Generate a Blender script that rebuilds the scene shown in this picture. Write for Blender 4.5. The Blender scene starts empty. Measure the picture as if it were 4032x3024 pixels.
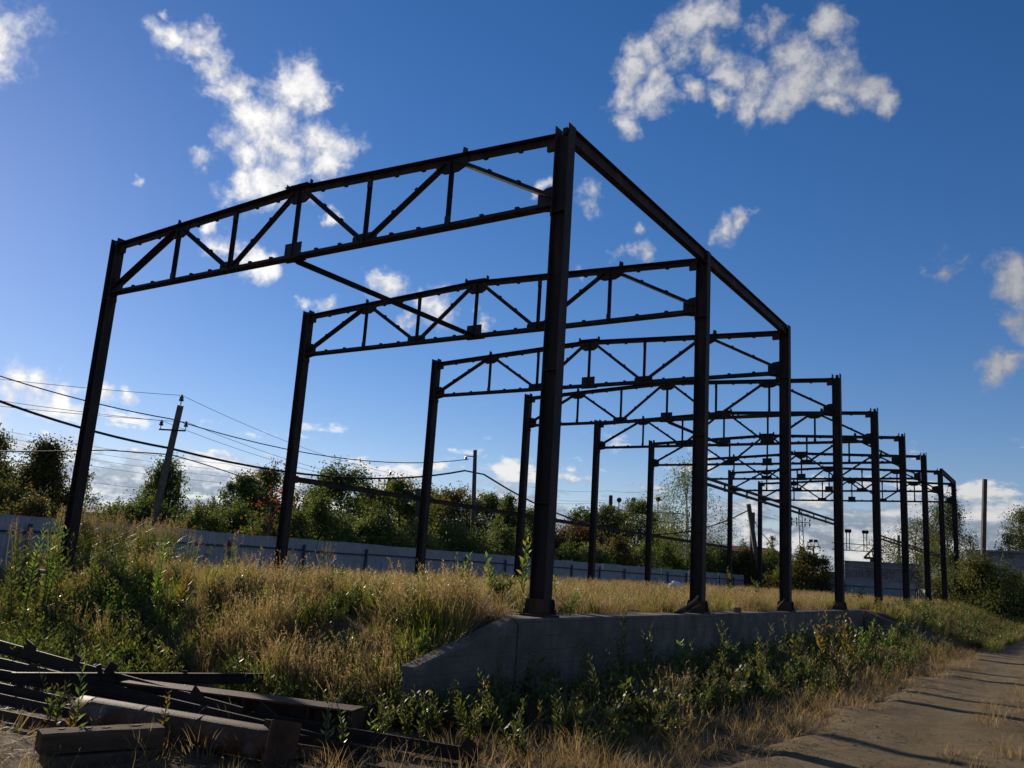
import bpy, bmesh, math, random
import numpy as np
from mathutils import Vector, Matrix, Quaternion, noise as mnoise

random.seed(7)
RNG = np.random.default_rng(11)
scn = bpy.context.scene
COL = scn.collection
rad = math.radians

# ------------------------------------------------------------------ camera
CAM = Vector((6.4423, -10.7792, 0.6728))
YAW, PIT, ROLL, FPX = -0.5856, 0.2075, 0.0637, 3426.2      # focal length in pixels of the 4032 wide photograph
Fw = Vector((math.sin(YAW)*math.cos(PIT), math.cos(YAW)*math.cos(PIT), math.sin(PIT)))
_rt = Vector((math.cos(YAW), -math.sin(YAW), 0)); _up = _rt.cross(Fw)
Rt = _rt*math.cos(ROLL) + _up*math.sin(ROLL); Up = -_rt*math.sin(ROLL) + _up*math.cos(ROLL)
cam = bpy.data.cameras.new('camera'); camo = bpy.data.objects.new('camera', cam); COL.objects.link(camo)
cam.sensor_width = 36; cam.lens = FPX/4032*36; cam.clip_end = 6000; cam.clip_start = 0.05
camo.matrix_world = Matrix(((Rt.x, Up.x, -Fw.x, CAM.x), (Rt.y, Up.y, -Fw.y, CAM.y), (Rt.z, Up.z, -Fw.z, CAM.z), (0, 0, 0, 1)))
scn.camera = camo

def ray(u, v):
    return Fw + Rt*((u-2016)/FPX) + Up*((1512-v)/FPX)
def at(u, v, D):                       # photo pixel -> point at depth D
    return CAM + ray(u, v)*D

# ------------------------------------------------------------------ light
SUN_AZ, SUN_EL = rad(-69.2), rad(20.0)      # azimuth from +Y towards +X
SUN = Vector((math.sin(SUN_AZ)*math.cos(SUN_EL), math.cos(SUN_AZ)*math.cos(SUN_EL), math.sin(SUN_EL)))
sl = bpy.data.lights.new('sun', 'SUN'); sl.energy = 5.0; sl.angle = rad(0.53); sl.color = (1.0, 0.88, 0.72)
so = bpy.data.objects.new('sun', sl); COL.objects.link(so)
so.rotation_mode = 'QUATERNION'; so.rotation_quaternion = SUN.to_track_quat('Z', 'Y'); so.location = (-30, 20, 40)

scn.render.engine = 'CYCLES'
vs = scn.view_settings
vs.view_transform = 'Standard'; vs.look = 'None'; vs.exposure = 0.15; vs.gamma = 1; vs.use_curve_mapping = False
scn.cycles.max_bounces = 6; scn.cycles.diffuse_bounces = 2; scn.cycles.transparent_max_bounces = 8
scn.cycles.transmission_bounces = 4

# ------------------------------------------------------------------ node helper
class NT:
    def __init__(s, tree): s.t = tree
    def n(s, typ, inputs=None, **kw):
        nd = s.t.nodes.new(typ)
        for k, v in kw.items(): setattr(nd, k, v)
        for k, v in (inputs or {}).items():
            sock = nd.inputs[k]
            if isinstance(v, bpy.types.NodeSocket): s.t.links.new(v, sock)
            else: sock.default_value = v
        return nd
    def math(s, op, a, b=None, c=None, clamp=False):
        nd = s.t.nodes.new('ShaderNodeMath'); nd.operation = op; nd.use_clamp = clamp
        for i, v in enumerate((a, b, c)):
            if v is None: continue
            if isinstance(v, bpy.types.NodeSocket): s.t.links.new(v, nd.inputs[i])
            else: nd.inputs[i].default_value = v
        return nd.outputs[0]
    def sstep(s, x, a, b):
        nd = s.n('ShaderNodeMapRange', {'Value': x, 'From Min': a, 'From Max': b, 'To Min': 0.0, 'To Max': 1.0})
        nd.interpolation_type = 'SMOOTHSTEP'
        return nd.outputs[0]
    def mix(s, f, a, b, typ='MIX'):
        nd = s.t.nodes.new('ShaderNodeMix'); nd.data_type = 'RGBA'; nd.blend_type = typ
        for i, v in ((0, f), (6, a), (7, b)):
            if isinstance(v, bpy.types.NodeSocket): s.t.links.new(v, nd.inputs[i])
            else: nd.inputs[i].default_value = v if i == 0 else (tuple(v)+(1,))[:4]
        return nd.outputs[2]
    def noise(s, vec, scale, detail=4, rough=0.55, out='Fac', dist=0.0):
        d = {'Scale': scale, 'Detail': detail, 'Roughness': rough, 'Distortion': dist}
        if vec is not None: d['Vector'] = vec
        return s.n('ShaderNodeTexNoise', d).outputs[out]
    def ramp(s, fac, stops):
        nd = s.t.nodes.new('ShaderNodeValToRGB'); cr = nd.color_ramp
        while len(cr.elements) < len(stops): cr.elements.new(0.5)
        for e, (p, c) in zip(cr.elements, stops): e.position = p; e.color = (tuple(c)+(1,))[:4]
        if isinstance(fac, bpy.types.NodeSocket): s.t.links.new(fac, nd.inputs[0])
        return nd.outputs[0]

# ------------------------------------------------------------------ world: sky and clouds
wd = bpy.data.worlds.new('World'); scn.world = wd; wd.use_nodes = True
wt = wd.node_tree; wt.nodes.clear(); N = NT(wt)
sky = N.n('ShaderNodeTexSky'); sky.sky_type = 'NISHITA'; sky.sun_disc = False
sky.sun_elevation = SUN_EL; sky.sun_rotation = SUN_AZ; sky.altitude = 100; sky.air_density = 1.0; sky.dust_density = 0.06; sky.ozone_density = 2.6
geo = N.n('ShaderNodeTexCoord'); DIR = geo.outputs['Generated']
sep = N.n('ShaderNodeSeparateXYZ', {0: DIR})
Z = sep.outputs['Z']
# irregular edges: the direction is pushed about by two scales of noise
w1 = N.n('ShaderNodeTexNoise', {'Vector': DIR, 'Scale': 16.0, 'Detail': 4.0, 'Roughness': 0.62}).outputs['Color']
w1c = N.n('ShaderNodeVectorMath', {0: w1, 1: (0.5, 0.5, 0.5)}, operation='SUBTRACT').outputs[0]
w1s = N.n('ShaderNodeVectorMath', {0: w1c, 3: 0.075}, operation='SCALE').outputs[0]
WDIR = N.n('ShaderNodeVectorMath', {0: DIR, 1: w1s}, operation='ADD').outputs[0]
K = 4032/2212
def blob(cx, cy, r):       # place in the 2212 wide view of the photograph -> direction and angular radius
    d = ray(cx*K, cy*K); k = 1/d.length; d.normalize()
    dist = N.n('ShaderNodeVectorMath', {0: WDIR, 1: d}, operation='DISTANCE').outputs['Value']
    return N.math('MULTIPLY', dist, 1/(r*K/FPX*k))
BL = [ # scattered cumulus fragments: centre, radius
 (-10,70,86), (372,82,44), (445,95,40), (470,140,46), (505,195,56), (545,255,58), (640,205,64), (695,215,36), (600,290,88), (685,305,62), (520,335,62), (435,340,36), (600,370,70), (510,388,42), (695,365,44),
 (308,377,20), (352,20,20),
 (1500,40,66), (1450,80,52), (1400,120,52), (1362,165,44), (1350,212,42), (1360,272,34), (1425,195,44), (1480,130,46), (1560,55,44), (1640,75,36), (1705,110,62), (1640,170,58), (1620,228,42), (1745,185,76), (1815,160,58), (1865,190,52), (1790,55,48), (1700,235,42), (1545,110,46), (1585,165,40), (1560,215,30), (1680,60,40), (1900,230,30), (1800,230,40), (1500,190,34),
 (480,545,34), (525,560,36), (565,575,28), (470,495,26), (845,610,38), (925,665,44), (880,680,28), (700,655,28), (655,662,18), (1035,688,20), (705,470,18),
 (1345,562,28), (1385,552,28), (1262,590,26), (1258,440,34), (1570,510,34), (1600,485,24), (1392,497,20), (1175,400,22),
 (2035,585,40), (2000,570,20), (2205,600,46), (2195,680,46), (2150,790,44), (2185,780,30),
 (40,850,44), (100,850,44), (150,870,32), (215,868,30), (265,878,26), (20,885,40)]
md = None
for b_ in BL:
    L = blob(*b_)
    md = L if md is None else N.math('MINIMUM', md, L)
# wisps and grain inside the clouds
n1 = N.noise(DIR, 17.0, 6, 0.60)
n2 = N.noise(WDIR, 48.0, 5, 0.64, dist=0.9)
cum = N.math('SUBTRACT', N.math('ADD', N.math('MULTIPLY', N.math('SUBTRACT', n1, 0.5), 3.0), N.math('MULTIPLY', N.math('SUBTRACT', n2, 0.5), 0.8)), md)
cum = N.math('ADD', cum, 1.02)
cumA = N.math('POWER', N.sstep(cum, -0.25, 0.98), 1.15)
# the sky beyond the picture carries unseen fragments, cover raised to lift the shade
zc = N.math('MAXIMUM', Z, 0.03)
pl = N.n('ShaderNodeCombineXYZ', {0: N.math('DIVIDE', sep.outputs['X'], N.math('ADD', zc, 0.12)), 1: N.math('DIVIDE', sep.outputs['Y'], N.math('ADD', zc, 0.12)), 2: 3.7}).outputs[0]
gen = N.noise(pl, 2.1, 5, 0.6)
off = N.sstep(N.n('ShaderNodeVectorMath', {0: DIR, 1: Fw}, operation='DOT_PRODUCT').outputs['Value'], 0.80, 0.68)
genA = N.math('MULTIPLY', N.sstep(gen, 0.52, 0.66), off)
# low banks towards the horizon: flat layers seen edge on, and heaped tops
st = N.n('ShaderNodeVectorMath', {0: DIR, 1: (5.0, 5.0, 40.0)}, operation='MULTIPLY').outputs[0]
nb = N.noise(st, 1.0, 5, 0.58)
st2 = N.n('ShaderNodeVectorMath', {0: DIR, 1: (15.0, 15.0, 27.0)}, operation='MULTIPLY').outputs[0]
nh = N.noise(st2, 1.0, 7, 0.6)
mixn = N.math('ADD', N.math('MULTIPLY', nb, 0.38), N.math('MULTIPLY', nh, 0.62))
bandw = N.math('MULTIPLY', N.sstep(Z, 0.165, 0.04), 0.20)
bank = N.sstep(N.math('ADD', mixn, bandw), 0.59, 0.665)
low = N.math('MULTIPLY', bank, N.sstep(Z, 0.19, 0.12))
# light on the clouds: forward scattering towards the sun, grey bases
sd = N.n('ShaderNodeVectorMath', {0: DIR, 1: SUN}, operation='DOT_PRODUCT').outputs['Value']
glow = N.math('POWER', N.math('MAXIMUM', sd, 0.0), 2.5)
thick = N.sstep(cum, 0.3, 1.7)
shade = N.sstep(N.math('ADD', N.math('MULTIPLY', n1, 0.6), N.math('MULTIPLY', n2, 0.4)), 0.32, 0.68)
cb = N.math('ADD', 0.33, N.math('MULTIPLY', glow, 0.74))
cb = N.math('MULTIPLY', cb, N.math('ADD', 0.66, N.math('MULTIPLY', N.math('ADD', N.math('MULTIPLY', thick, 0.5), N.math('MULTIPLY', shade, 0.5)), 0.44)))
ccol = N.mix(glow, (0.88, 0.91, 1.0), (1.0, 0.98, 0.95))
cloud1 = N.mix(1.0, ccol, N.n('ShaderNodeCombineColor', {0: cb, 1: cb, 2: cb}).outputs[0], 'MULTIPLY')
tops = N.sstep(mixn, 0.46, 0.58)
lb = N.math('MULTIPLY', N.math('ADD', 0.30, N.math('MULTIPLY', tops, 0.46)), N.math('ADD', 0.80, N.math('MULTIPLY', glow, 0.45)))
cloud2 = N.mix(1.0, N.mix(tops, (0.70, 0.86, 1.10), (1.0, 0.985, 0.96)), N.n('ShaderNodeCombineColor', {0: lb, 1: lb, 2: lb}).outputs[0], 'MULTIPLY')
SKYK = 0.090
skyc = N.n('ShaderNodeHueSaturation', {'Color': sky.outputs[0], 'Saturation': 1.29, 'Value': SKYK, 'Hue': 0.5}).outputs[0]
skyc = N.mix(1.0, skyc, (0.93, 0.82, 0.975), 'MULTIPLY')
c1 = N.mix(N.math('MULTIPLY', low, 0.92), skyc, cloud2)
c2 = N.mix(genA, c1, cloud1)
c3 = N.mix(N.math('MULTIPLY', cumA, 0.96), c2, cloud1)
bg = N.n('ShaderNodeBackground', {'Color': c3, 'Strength': 1.0})
wo = N.n('ShaderNodeOutputWorld', {'Surface': bg.outputs[0]})
wd.cycles.sampling_method = 'MANUAL'; wd.cycles.sample_map_resolution = 512

# ------------------------------------------------------------------ materials
MATS = {}
def new_mat(name):
    m = bpy.data.materials.new(name); m.use_nodes = True; m.node_tree.nodes.clear(); MATS[name] = m
    return m, NT(m.node_tree)
def finish(m, nt, shader): nt.n('ShaderNodeOutputMaterial', {'Surface': shader})
def surf(name, stops, scale=4, rough=0.8, bump=0.3, bscale=40, detail=6, spec=0.3, coords='Object', stretch=(1, 1, 1), metal=0.0, stain=None, bdist=0.02):
    m, nt = new_mat(name)
    tc = nt.n('ShaderNodeTexCoord').outputs[coords]
    mp = nt.n('ShaderNodeMapping', {'Vector': tc, 'Scale': stretch}).outputs[0]
    rnd = nt.n('ShaderNodeObjectInfo').outputs['Random']
    mp = nt.n('ShaderNodeVectorMath', {0: mp, 1: nt.n('ShaderNodeCombineXYZ', {0: nt.math('MULTIPLY', rnd, 37.0), 1: nt.math('MULTIPLY', rnd, 11.0), 2: 0.0}).outputs[0]}, operation='ADD').outputs[0]
    f = nt.noise(mp, scale, detail, 0.62)
    col = nt.ramp(f, stops)
    fine = nt.noise(mp, scale*9, 4, 0.6)
    col = nt.mix(0.45, col, nt.ramp(fine, [(0.25, (0.55, 0.55, 0.55)), (0.75, (1.3, 1.3, 1.3))]), 'MULTIPLY')
    if stain:
        sm = nt.sstep(nt.noise(nt.n('ShaderNodeMapping', {'Vector': tc, 'Scale': stain[2]}).outputs[0], stain[1], 5, 0.6), 0.5, 0.66)
        col = nt.mix(nt.math('MULTIPLY', sm, stain[3]), col, stain[0])
    h = nt.noise(mp, bscale, 5, 0.6)
    bp = nt.n('ShaderNodeBump', {'Height': h, 'Strength': bump, 'Distance': bdist}).outputs[0]
    p = nt.n('ShaderNodeBsdfPrincipled', {'Base Color': col, 'Roughness': rough, 'Normal': bp, 'Metallic': metal, 'Specular IOR Level': spec})
    finish(m, nt, p.outputs[0]); return m
def leafmat(name, stops, trans=0.45, rough=0.5, spec=0.4, tmul=(1.25, 1.2, 0.65)):
    m, nt = new_mat(name)
    a = nt.n('ShaderNodeAttribute', attribute_name='tint').outputs['Fac']
    r = nt.n('ShaderNodeObjectInfo').outputs['Random']
    f = nt.math('ADD', nt.math('MULTIPLY', a, 0.78), nt.math('MULTIPLY', r, 0.22))
    col = nt.ramp(f, stops)
    p = nt.n('ShaderNodeBsdfPrincipled', {'Base Color': col, 'Roughness': rough, 'Specular IOR Level': spec})
    tcol = nt.mix(1.0, col, tmul, 'MULTIPLY')
    t = nt.n('ShaderNodeBsdfTranslucent', {'Color': tcol})
    mx = nt.n('ShaderNodeMixShader', {0: trans, 1: p.outputs[0], 2: t.outputs[0]})
    finish(m, nt, mx.outputs[0]); return m

STEEL = surf('rusty_steel', [(0.3, (0.014, 0.012, 0.010)), (0.52, (0.026, 0.019, 0.014)), (0.72, (0.060, 0.032, 0.019))], 1.6, 0.7, 0.25, 60, stretch=(1.5, 1.5, 0.6), stain=((0.10, 0.045, 0.02), 1.3, (2, 2, 0.5), 0.7), spec=0.35)
RUST = surf('rusted_scrap', [(0.3, (0.045, 0.022, 0.012)), (0.55, (0.095, 0.048, 0.026)), (0.75, (0.145, 0.075, 0.040))], 4.0, 0.68, 0.3, 90, stain=((0.045, 0.022, 0.015), 3.0, (1, 1, 1), 0.7), spec=0.15)
PIPEM = surf('rusted_pipe', [(0.3, (0.048, 0.021, 0.010)), (0.55, (0.098, 0.045, 0.022)), (0.75, (0.15, 0.076, 0.040))], 5.0, 0.66, 0.25, 120, stain=((0.22, 0.20, 0.18), 4.0, (1, 1, 1), 0.4), spec=0.15)
DARKST = surf('dark_scrap_steel', [(0.3, (0.020, 0.014, 0.010)), (0.6, (0.040, 0.025, 0.017)), (0.8, (0.075, 0.040, 0.024))], 5.0, 0.62, 0.3, 80, spec=0.15)
WOODM = surf('old_timber', [(0.3, (0.060, 0.038, 0.023)), (0.55, (0.115, 0.074, 0.045)), (0.75, (0.17, 0.115, 0.074))], 3.0, 0.9, 0.5, 50, stretch=(0.6, 6, 6), spec=0.12)
FENCEM = surf('galvanised_sheet', [(0.3, (0.31, 0.31, 0.31)), (0.6, (0.38, 0.375, 0.37)), (0.8, (0.43, 0.42, 0.41))], 0.6, 0.55, 0.05, 40, stain=((0.21, 0.195, 0.175), 0.8, (1, 1, 0.4), 0.6), spec=0.4)
POSTM = surf('fence_post_paint', [(0.3, (0.035, 0.045, 0.07)), (0.7, (0.06, 0.07, 0.10))], 3, 0.6, 0.1, 40)
POLEM = surf('pole_concrete', [(0.3, (0.075, 0.063, 0.050)), (0.55, (0.12, 0.103, 0.083)), (0.75, (0.165, 0.143, 0.117))], 2.0, 0.9, 0.3, 60, stain=((0.13, 0.11, 0.09), 1.2, (3, 3, 0.4), 0.6))
WIREM = surf('cable_rubber', [(0.3, (0.012, 0.012, 0.014)), (0.7, (0.022, 0.022, 0.025))], 3, 0.6, 0.0, 40)
CERAM = surf('insulator_ceramic', [(0.3, (0.04, 0.025, 0.02)), (0.7, (0.09, 0.06, 0.05))], 3, 0.25, 0.0, 40, spec=0.6)
BARKM = surf('bark', [(0.3, (0.045, 0.036, 0.028)), (0.6, (0.09, 0.072, 0.055)), (0.8, (0.13, 0.105, 0.08))], 6, 0.9, 0.6, 30, stretch=(2, 2, 0.5))
BIRCHM = surf('birch_bark', [(0.36, (0.06, 0.055, 0.05)), (0.44, (0.5, 0.48, 0.44)), (0.75, (0.66, 0.64, 0.6))], 4, 0.8, 0.3, 30, stretch=(1, 1, 3))
STEMM = surf('plant_stem', [(0.3, (0.07, 0.075, 0.03)), (0.7, (0.14, 0.11, 0.05))], 6, 0.8, 0.0, 30)
WHITEP = surf('white_plastic', [(0.3, (0.6, 0.6, 0.6)), (0.7, (0.75, 0.75, 0.74))], 8, 0.45, 0.2, 30)
REDROOF = surf('red_roof_paint', [(0.3, (0.20, 0.025, 0.02)), (0.7, (0.30, 0.04, 0.03))], 1, 0.6, 0.1, 30)
ROOFM = surf('grey_roofing', [(0.3, (0.22, 0.22, 0.23)), (0.7, (0.34, 0.34, 0.35))], 0.8, 0.8, 0.1, 20)
DARKBR = surf('wagon_paint', [(0.3, (0.035, 0.022, 0.018)), (0.7, (0.07, 0.042, 0.03))], 1, 0.7, 0.1, 20)
LETTER = surf('faded_black_paint', [(0.3, (0.035, 0.036, 0.038)), (0.7, (0.10, 0.10, 0.10))], 5, 0.9, 0.1, 30)
BRICKM = surf('silicate_block', [(0.3, (0.19, 0.19, 0.185)), (0.55, (0.27, 0.265, 0.255)), (0.75, (0.34, 0.33, 0.315))], 0.5, 0.9, 0.3, 20, stain=((0.10, 0.10, 0.095), 0.45, (1, 1, 1.6), 0.75))

def concrete():
    m, nt = new_mat('cast_concrete')
    g = nt.n('ShaderNodeNewGeometry').outputs['Position']
    f = nt.noise(g, 1.7, 7, 0.62)
    col = nt.ramp(f, [(0.28, (0.085, 0.069, 0.052)), (0.52, (0.155, 0.128, 0.098)), (0.75, (0.24, 0.205, 0.162))])
    fine = nt.noise(g, 38, 5, 0.65)
    col = nt.mix(0.5, col, nt.ramp(fine, [(0.3, (0.6, 0.6, 0.6)), (0.7, (1.25, 1.25, 1.25))]), 'MULTIPLY')
    dr = nt.sstep(nt.noise(nt.n('ShaderNodeMapping', {'Vector': g, 'Scale': (3, 3, 0.35)}).outputs[0], 1.5, 6, 0.6), 0.5, 0.68)
    col = nt.mix(nt.math('MULTIPLY', dr, 0.6), col, (0.09, 0.085, 0.075))
    mo = nt.sstep(nt.noise(g, 2.6, 6, 0.6), 0.56, 0.68)
    col = nt.mix(nt.math('MULTIPLY', mo, 0.45), col, (0.12, 0.10, 0.06))
    # marks of the shuttering boards
    z = nt.n('ShaderNodeSeparateXYZ', {0: g}).outputs['Z']
    w = nt.math('FRACT', nt.math('MULTIPLY', nt.math('ADD', z, nt.math('MULTIPLY', nt.noise(g, 0.8, 2), 0.03)), 5.4))
    line = nt.math('ADD', nt.sstep(w, 0.06, 0.0), nt.sstep(w, 0.95, 1.0))
    col = nt.mix(nt.math('MULTIPLY', line, nt.math('MULTIPLY', nt.sstep(nt.noise(g, 1.3, 4), 0.4, 0.62), 0.28)), col, (0.05, 0.043, 0.035))
    run = nt.sstep(nt.noise(nt.n('ShaderNodeMapping', {'Vector': g, 'Scale': (2.2, 2.2, 0.25), 'Location': (4, 2, 0)}).outputs[0], 1.1, 4, 0.55), 0.56, 0.66)
    col = nt.mix(nt.math('MULTIPLY', run, 0.4), col, (0.13, 0.075, 0.04))
    h = nt.math('SUBTRACT', nt.math('ADD', nt.math('MULTIPLY', fine, 0.6), nt.math('MULTIPLY', f, 0.8)), nt.math('MULTIPLY', line, 0.7))
    bp = nt.n('ShaderNodeBump', {'Height': h, 'Strength': 0.55, 'Distance': 0.012}).outputs[0]
    p = nt.n('ShaderNodeBsdfPrincipled', {'Base Color': col, 'Roughness': 0.92, 'Normal': bp, 'Specular IOR Level': 0.2})
    finish(m, nt, p.outputs[0]); return m
CONC = concrete()

def ground_mat():
    m, nt = new_mat('soil_and_litter')
    g = nt.n('ShaderNodeNewGeometry').outputs['Position']
    a = nt.noise(g, 0.9, 7, 0.62); b = nt.noise(g, 7, 6, 0.65); c = nt.noise(g, 55, 5, 0.65)
    col = nt.ramp(a, [(0.30, (0.055, 0.040, 0.026)), (0.48, (0.115, 0.078, 0.045)), (0.62, (0.16, 0.115, 0.068)), (0.75, (0.19, 0.17, 0.14))])
    col = nt.mix(nt.sstep(b, 0.52, 0.66), col, (0.085, 0.045, 0.024))
    grey = nt.sstep(nt.noise(g, 0.55, 5, 0.6), 0.53, 0.62)
    col = nt.mix(nt.math('MULTIPLY', grey, 0.4), col, (0.17, 0.15, 0.12))
    col = nt.mix(0.75, col, nt.ramp(c, [(0.25, (0.35, 0.35, 0.35)), (0.72, (1.5, 1.5, 1.5))]), 'MULTIPLY')
    h = nt.math('ADD', nt.math('MULTIPLY', b, 0.8), c)
    bp = nt.n('ShaderNodeBump', {'Height': h, 'Strength': 0.9, 'Distance': 0.03}).outputs[0]
    p = nt.n('ShaderNodeBsdfPrincipled', {'Base Color': col, 'Roughness': 0.95, 'Normal': bp, 'Specular IOR Level': 0.15})
    finish(m, nt, p.outputs[0]); return m
GROUNDM = ground_mat()
def road_mat():
    m, nt = new_mat('packed_dirt')
    g = nt.n('ShaderNodeNewGeometry').outputs['Position']
    mp = nt.n('ShaderNodeMapping', {'Vector': g, 'Scale': (1.0, 0.32, 1)}).outputs[0]
    a = nt.noise(mp, 1.5, 7, 0.62); b = nt.noise(g, 5.5, 7, 0.68); c = nt.noise(g, 60, 5, 0.65)
    col = nt.ramp(a, [(0.30, (0.160, 0.114, 0.060)), (0.52, (0.250, 0.188, 0.104)), (0.72, (0.33, 0.258, 0.156))])
    b2 = nt.noise(g, 22, 6, 0.7)
    moss = nt.sstep(nt.math('ADD', nt.math('ADD', nt.math('MULTIPLY', b, 0.5), nt.math('MULTIPLY', a, 0.25)), nt.math('MULTIPLY', b2, 0.25)), 0.47, 0.60)
    col = nt.mix(nt.math('MULTIPLY', moss, 0.7), col, (0.115, 0.072, 0.038))
    col = nt.mix(0.6, col, nt.ramp(c, [(0.25, (0.45, 0.45, 0.45)), (0.72, (1.4, 1.4, 1.4))]), 'MULTIPLY')
    h = nt.math('ADD', nt.math('MULTIPLY', b, 1.0), c)
    bp = nt.n('ShaderNodeBump', {'Height': h, 'Strength': 1.0, 'Distance': 0.05}).outputs[0]
    p = nt.n('ShaderNodeBsdfPrincipled', {'Base Color': col, 'Roughness': 0.95, 'Normal': bp, 'Specular IOR Level': 0.15})
    finish(m, nt, p.outputs[0]); return m
ROADM = road_mat()

DRYG = leafmat('dry_grass', [(0.0, (0.115, 0.077, 0.034)), (0.4, (0.241, 0.169, 0.078)), (0.75, (0.374, 0.271, 0.130)), (1.0, (0.496, 0.377, 0.190))], 0.58, 0.55, 0.35, (1.1, 1.05, 0.85))
GRNG = leafmat('green_grass', [(0.0, (0.070, 0.101, 0.021)), (0.45, (0.149, 0.183, 0.032)), (0.8, (0.260, 0.257, 0.051)), (1.0, (0.479, 0.349, 0.104))], 0.6, 0.5, 0.4)
WEEDL = leafmat('weed_leaf', [(0.0, (0.041, 0.061, 0.018)), (0.4, (0.083, 0.103, 0.027)), (0.7, (0.135, 0.148, 0.037)), (0.86, (0.224, 0.182, 0.048)), (1.0, (0.353, 0.201, 0.048))], 0.48, 0.5, 0.4)
PLUME = leafmat('reed_plume', [(0.0, (0.16, 0.10, 0.075)), (0.5, (0.27, 0.18, 0.14)), (1.0, (0.38, 0.28, 0.22))], 0.45, 0.7, 0.2)
BRIGHT = leafmat('young_leaf', [(0.0, (0.071, 0.117, 0.025)), (0.5, (0.129, 0.207, 0.037)), (0.85, (0.201, 0.261, 0.050)), (1.0, (0.460, 0.303, 0.050))], 0.52, 0.42, 0.55)
YELLOW = leafmat('autumn_leaf', [(0.0, (0.059, 0.072, 0.022)), (0.4, (0.142, 0.128, 0.028)), (0.75, (0.259, 0.170, 0.033)), (1.0, (0.272, 0.111, 0.028))], 0.5, 0.4, 0.5)
WILLOW = leafmat('willow_leaf', [(0.0, (0.061, 0.086, 0.032)), (0.5, (0.112, 0.146, 0.052)), (0.85, (0.180, 0.206, 0.072)), (1.0, (0.292, 0.240, 0.072))], 0.45, 0.65, 0.18)
TREEL = leafmat('tree_leaf', [(0.0, (0.047, 0.070, 0.020)), (0.5, (0.094, 0.128, 0.033)), (0.85, (0.156, 0.183, 0.046)), (1.0, (0.315, 0.204, 0.050))], 0.45, 0.65, 0.18)
DARKL = leafmat('dark_tree_leaf', [(0.0, (0.051, 0.078, 0.025)), (0.5, (0.097, 0.130, 0.040)), (0.9, (0.161, 0.186, 0.055)), (1.0, (0.319, 0.211, 0.069))], 0.45, 0.65, 0.18)
BIRCHL = leafmat('birch_leaf', [(0.0, (0.059, 0.073, 0.026)), (0.5, (0.106, 0.119, 0.040)), (0.8, (0.172, 0.158, 0.046)), (1.0, (0.343, 0.238, 0.053))], 0.45, 0.65, 0.18)
OLIVE = leafmat('olive_leaf', [(0.0, (0.055, 0.055, 0.022)), (0.45, (0.099, 0.094, 0.031)), (0.8, (0.165, 0.127, 0.039)), (1.0, (0.286, 0.143, 0.039))], 0.45, 0.65, 0.18)
REDL = leafmat('red_leaf', [(0.0, (0.124, 0.024, 0.018)), (0.5, (0.236, 0.052, 0.027)), (1.0, (0.310, 0.112, 0.041))], 0.45, 0.65, 0.18)
ORANGEL = leafmat('russet_leaf', [(0.0, (0.056, 0.043, 0.018)), (0.5, (0.112, 0.071, 0.026)), (1.0, (0.200, 0.100, 0.030))], 0.45, 0.65, 0.18)

# ------------------------------------------------------------------ mesh helpers
def prof_rect(w, h): return [(-w/2, -h/2), (w/2, -h/2), (w/2, h/2), (-w/2, h/2)]
def prof_I(w, h, tf, tw):
    a, b = w/2, h/2
    return [(-a, -b), (a, -b), (a, -b+tf), (tw/2, -b+tf), (tw/2, b-tf), (a, b-tf), (a, b), (-a, b), (-a, b-tf), (-tw/2, b-tf), (-tw/2, -b+tf), (-a, -b+tf)]
def prof_C(w, h, t): return [(0, -h/2), (w, -h/2), (w, -h/2+t), (t, -h/2+t), (t, h/2-t), (w, h/2-t), (w, h/2), (0, h/2)]
def prof_L(w, h, t): return [(0, 0), (w, 0), (w, t), (t, t), (t, h), (0, h)]
def prof_T(w, h, t): return [(-w/2, 0), (w/2, 0), (w/2, t), (t, t), (t, h), (-t, h), (-t, t), (-w/2, t)]
def prof_circ(r, n=12): return [(r*math.cos(2*math.pi*i/n), r*math.sin(2*math.pi*i/n)) for i in range(n)]

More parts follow.
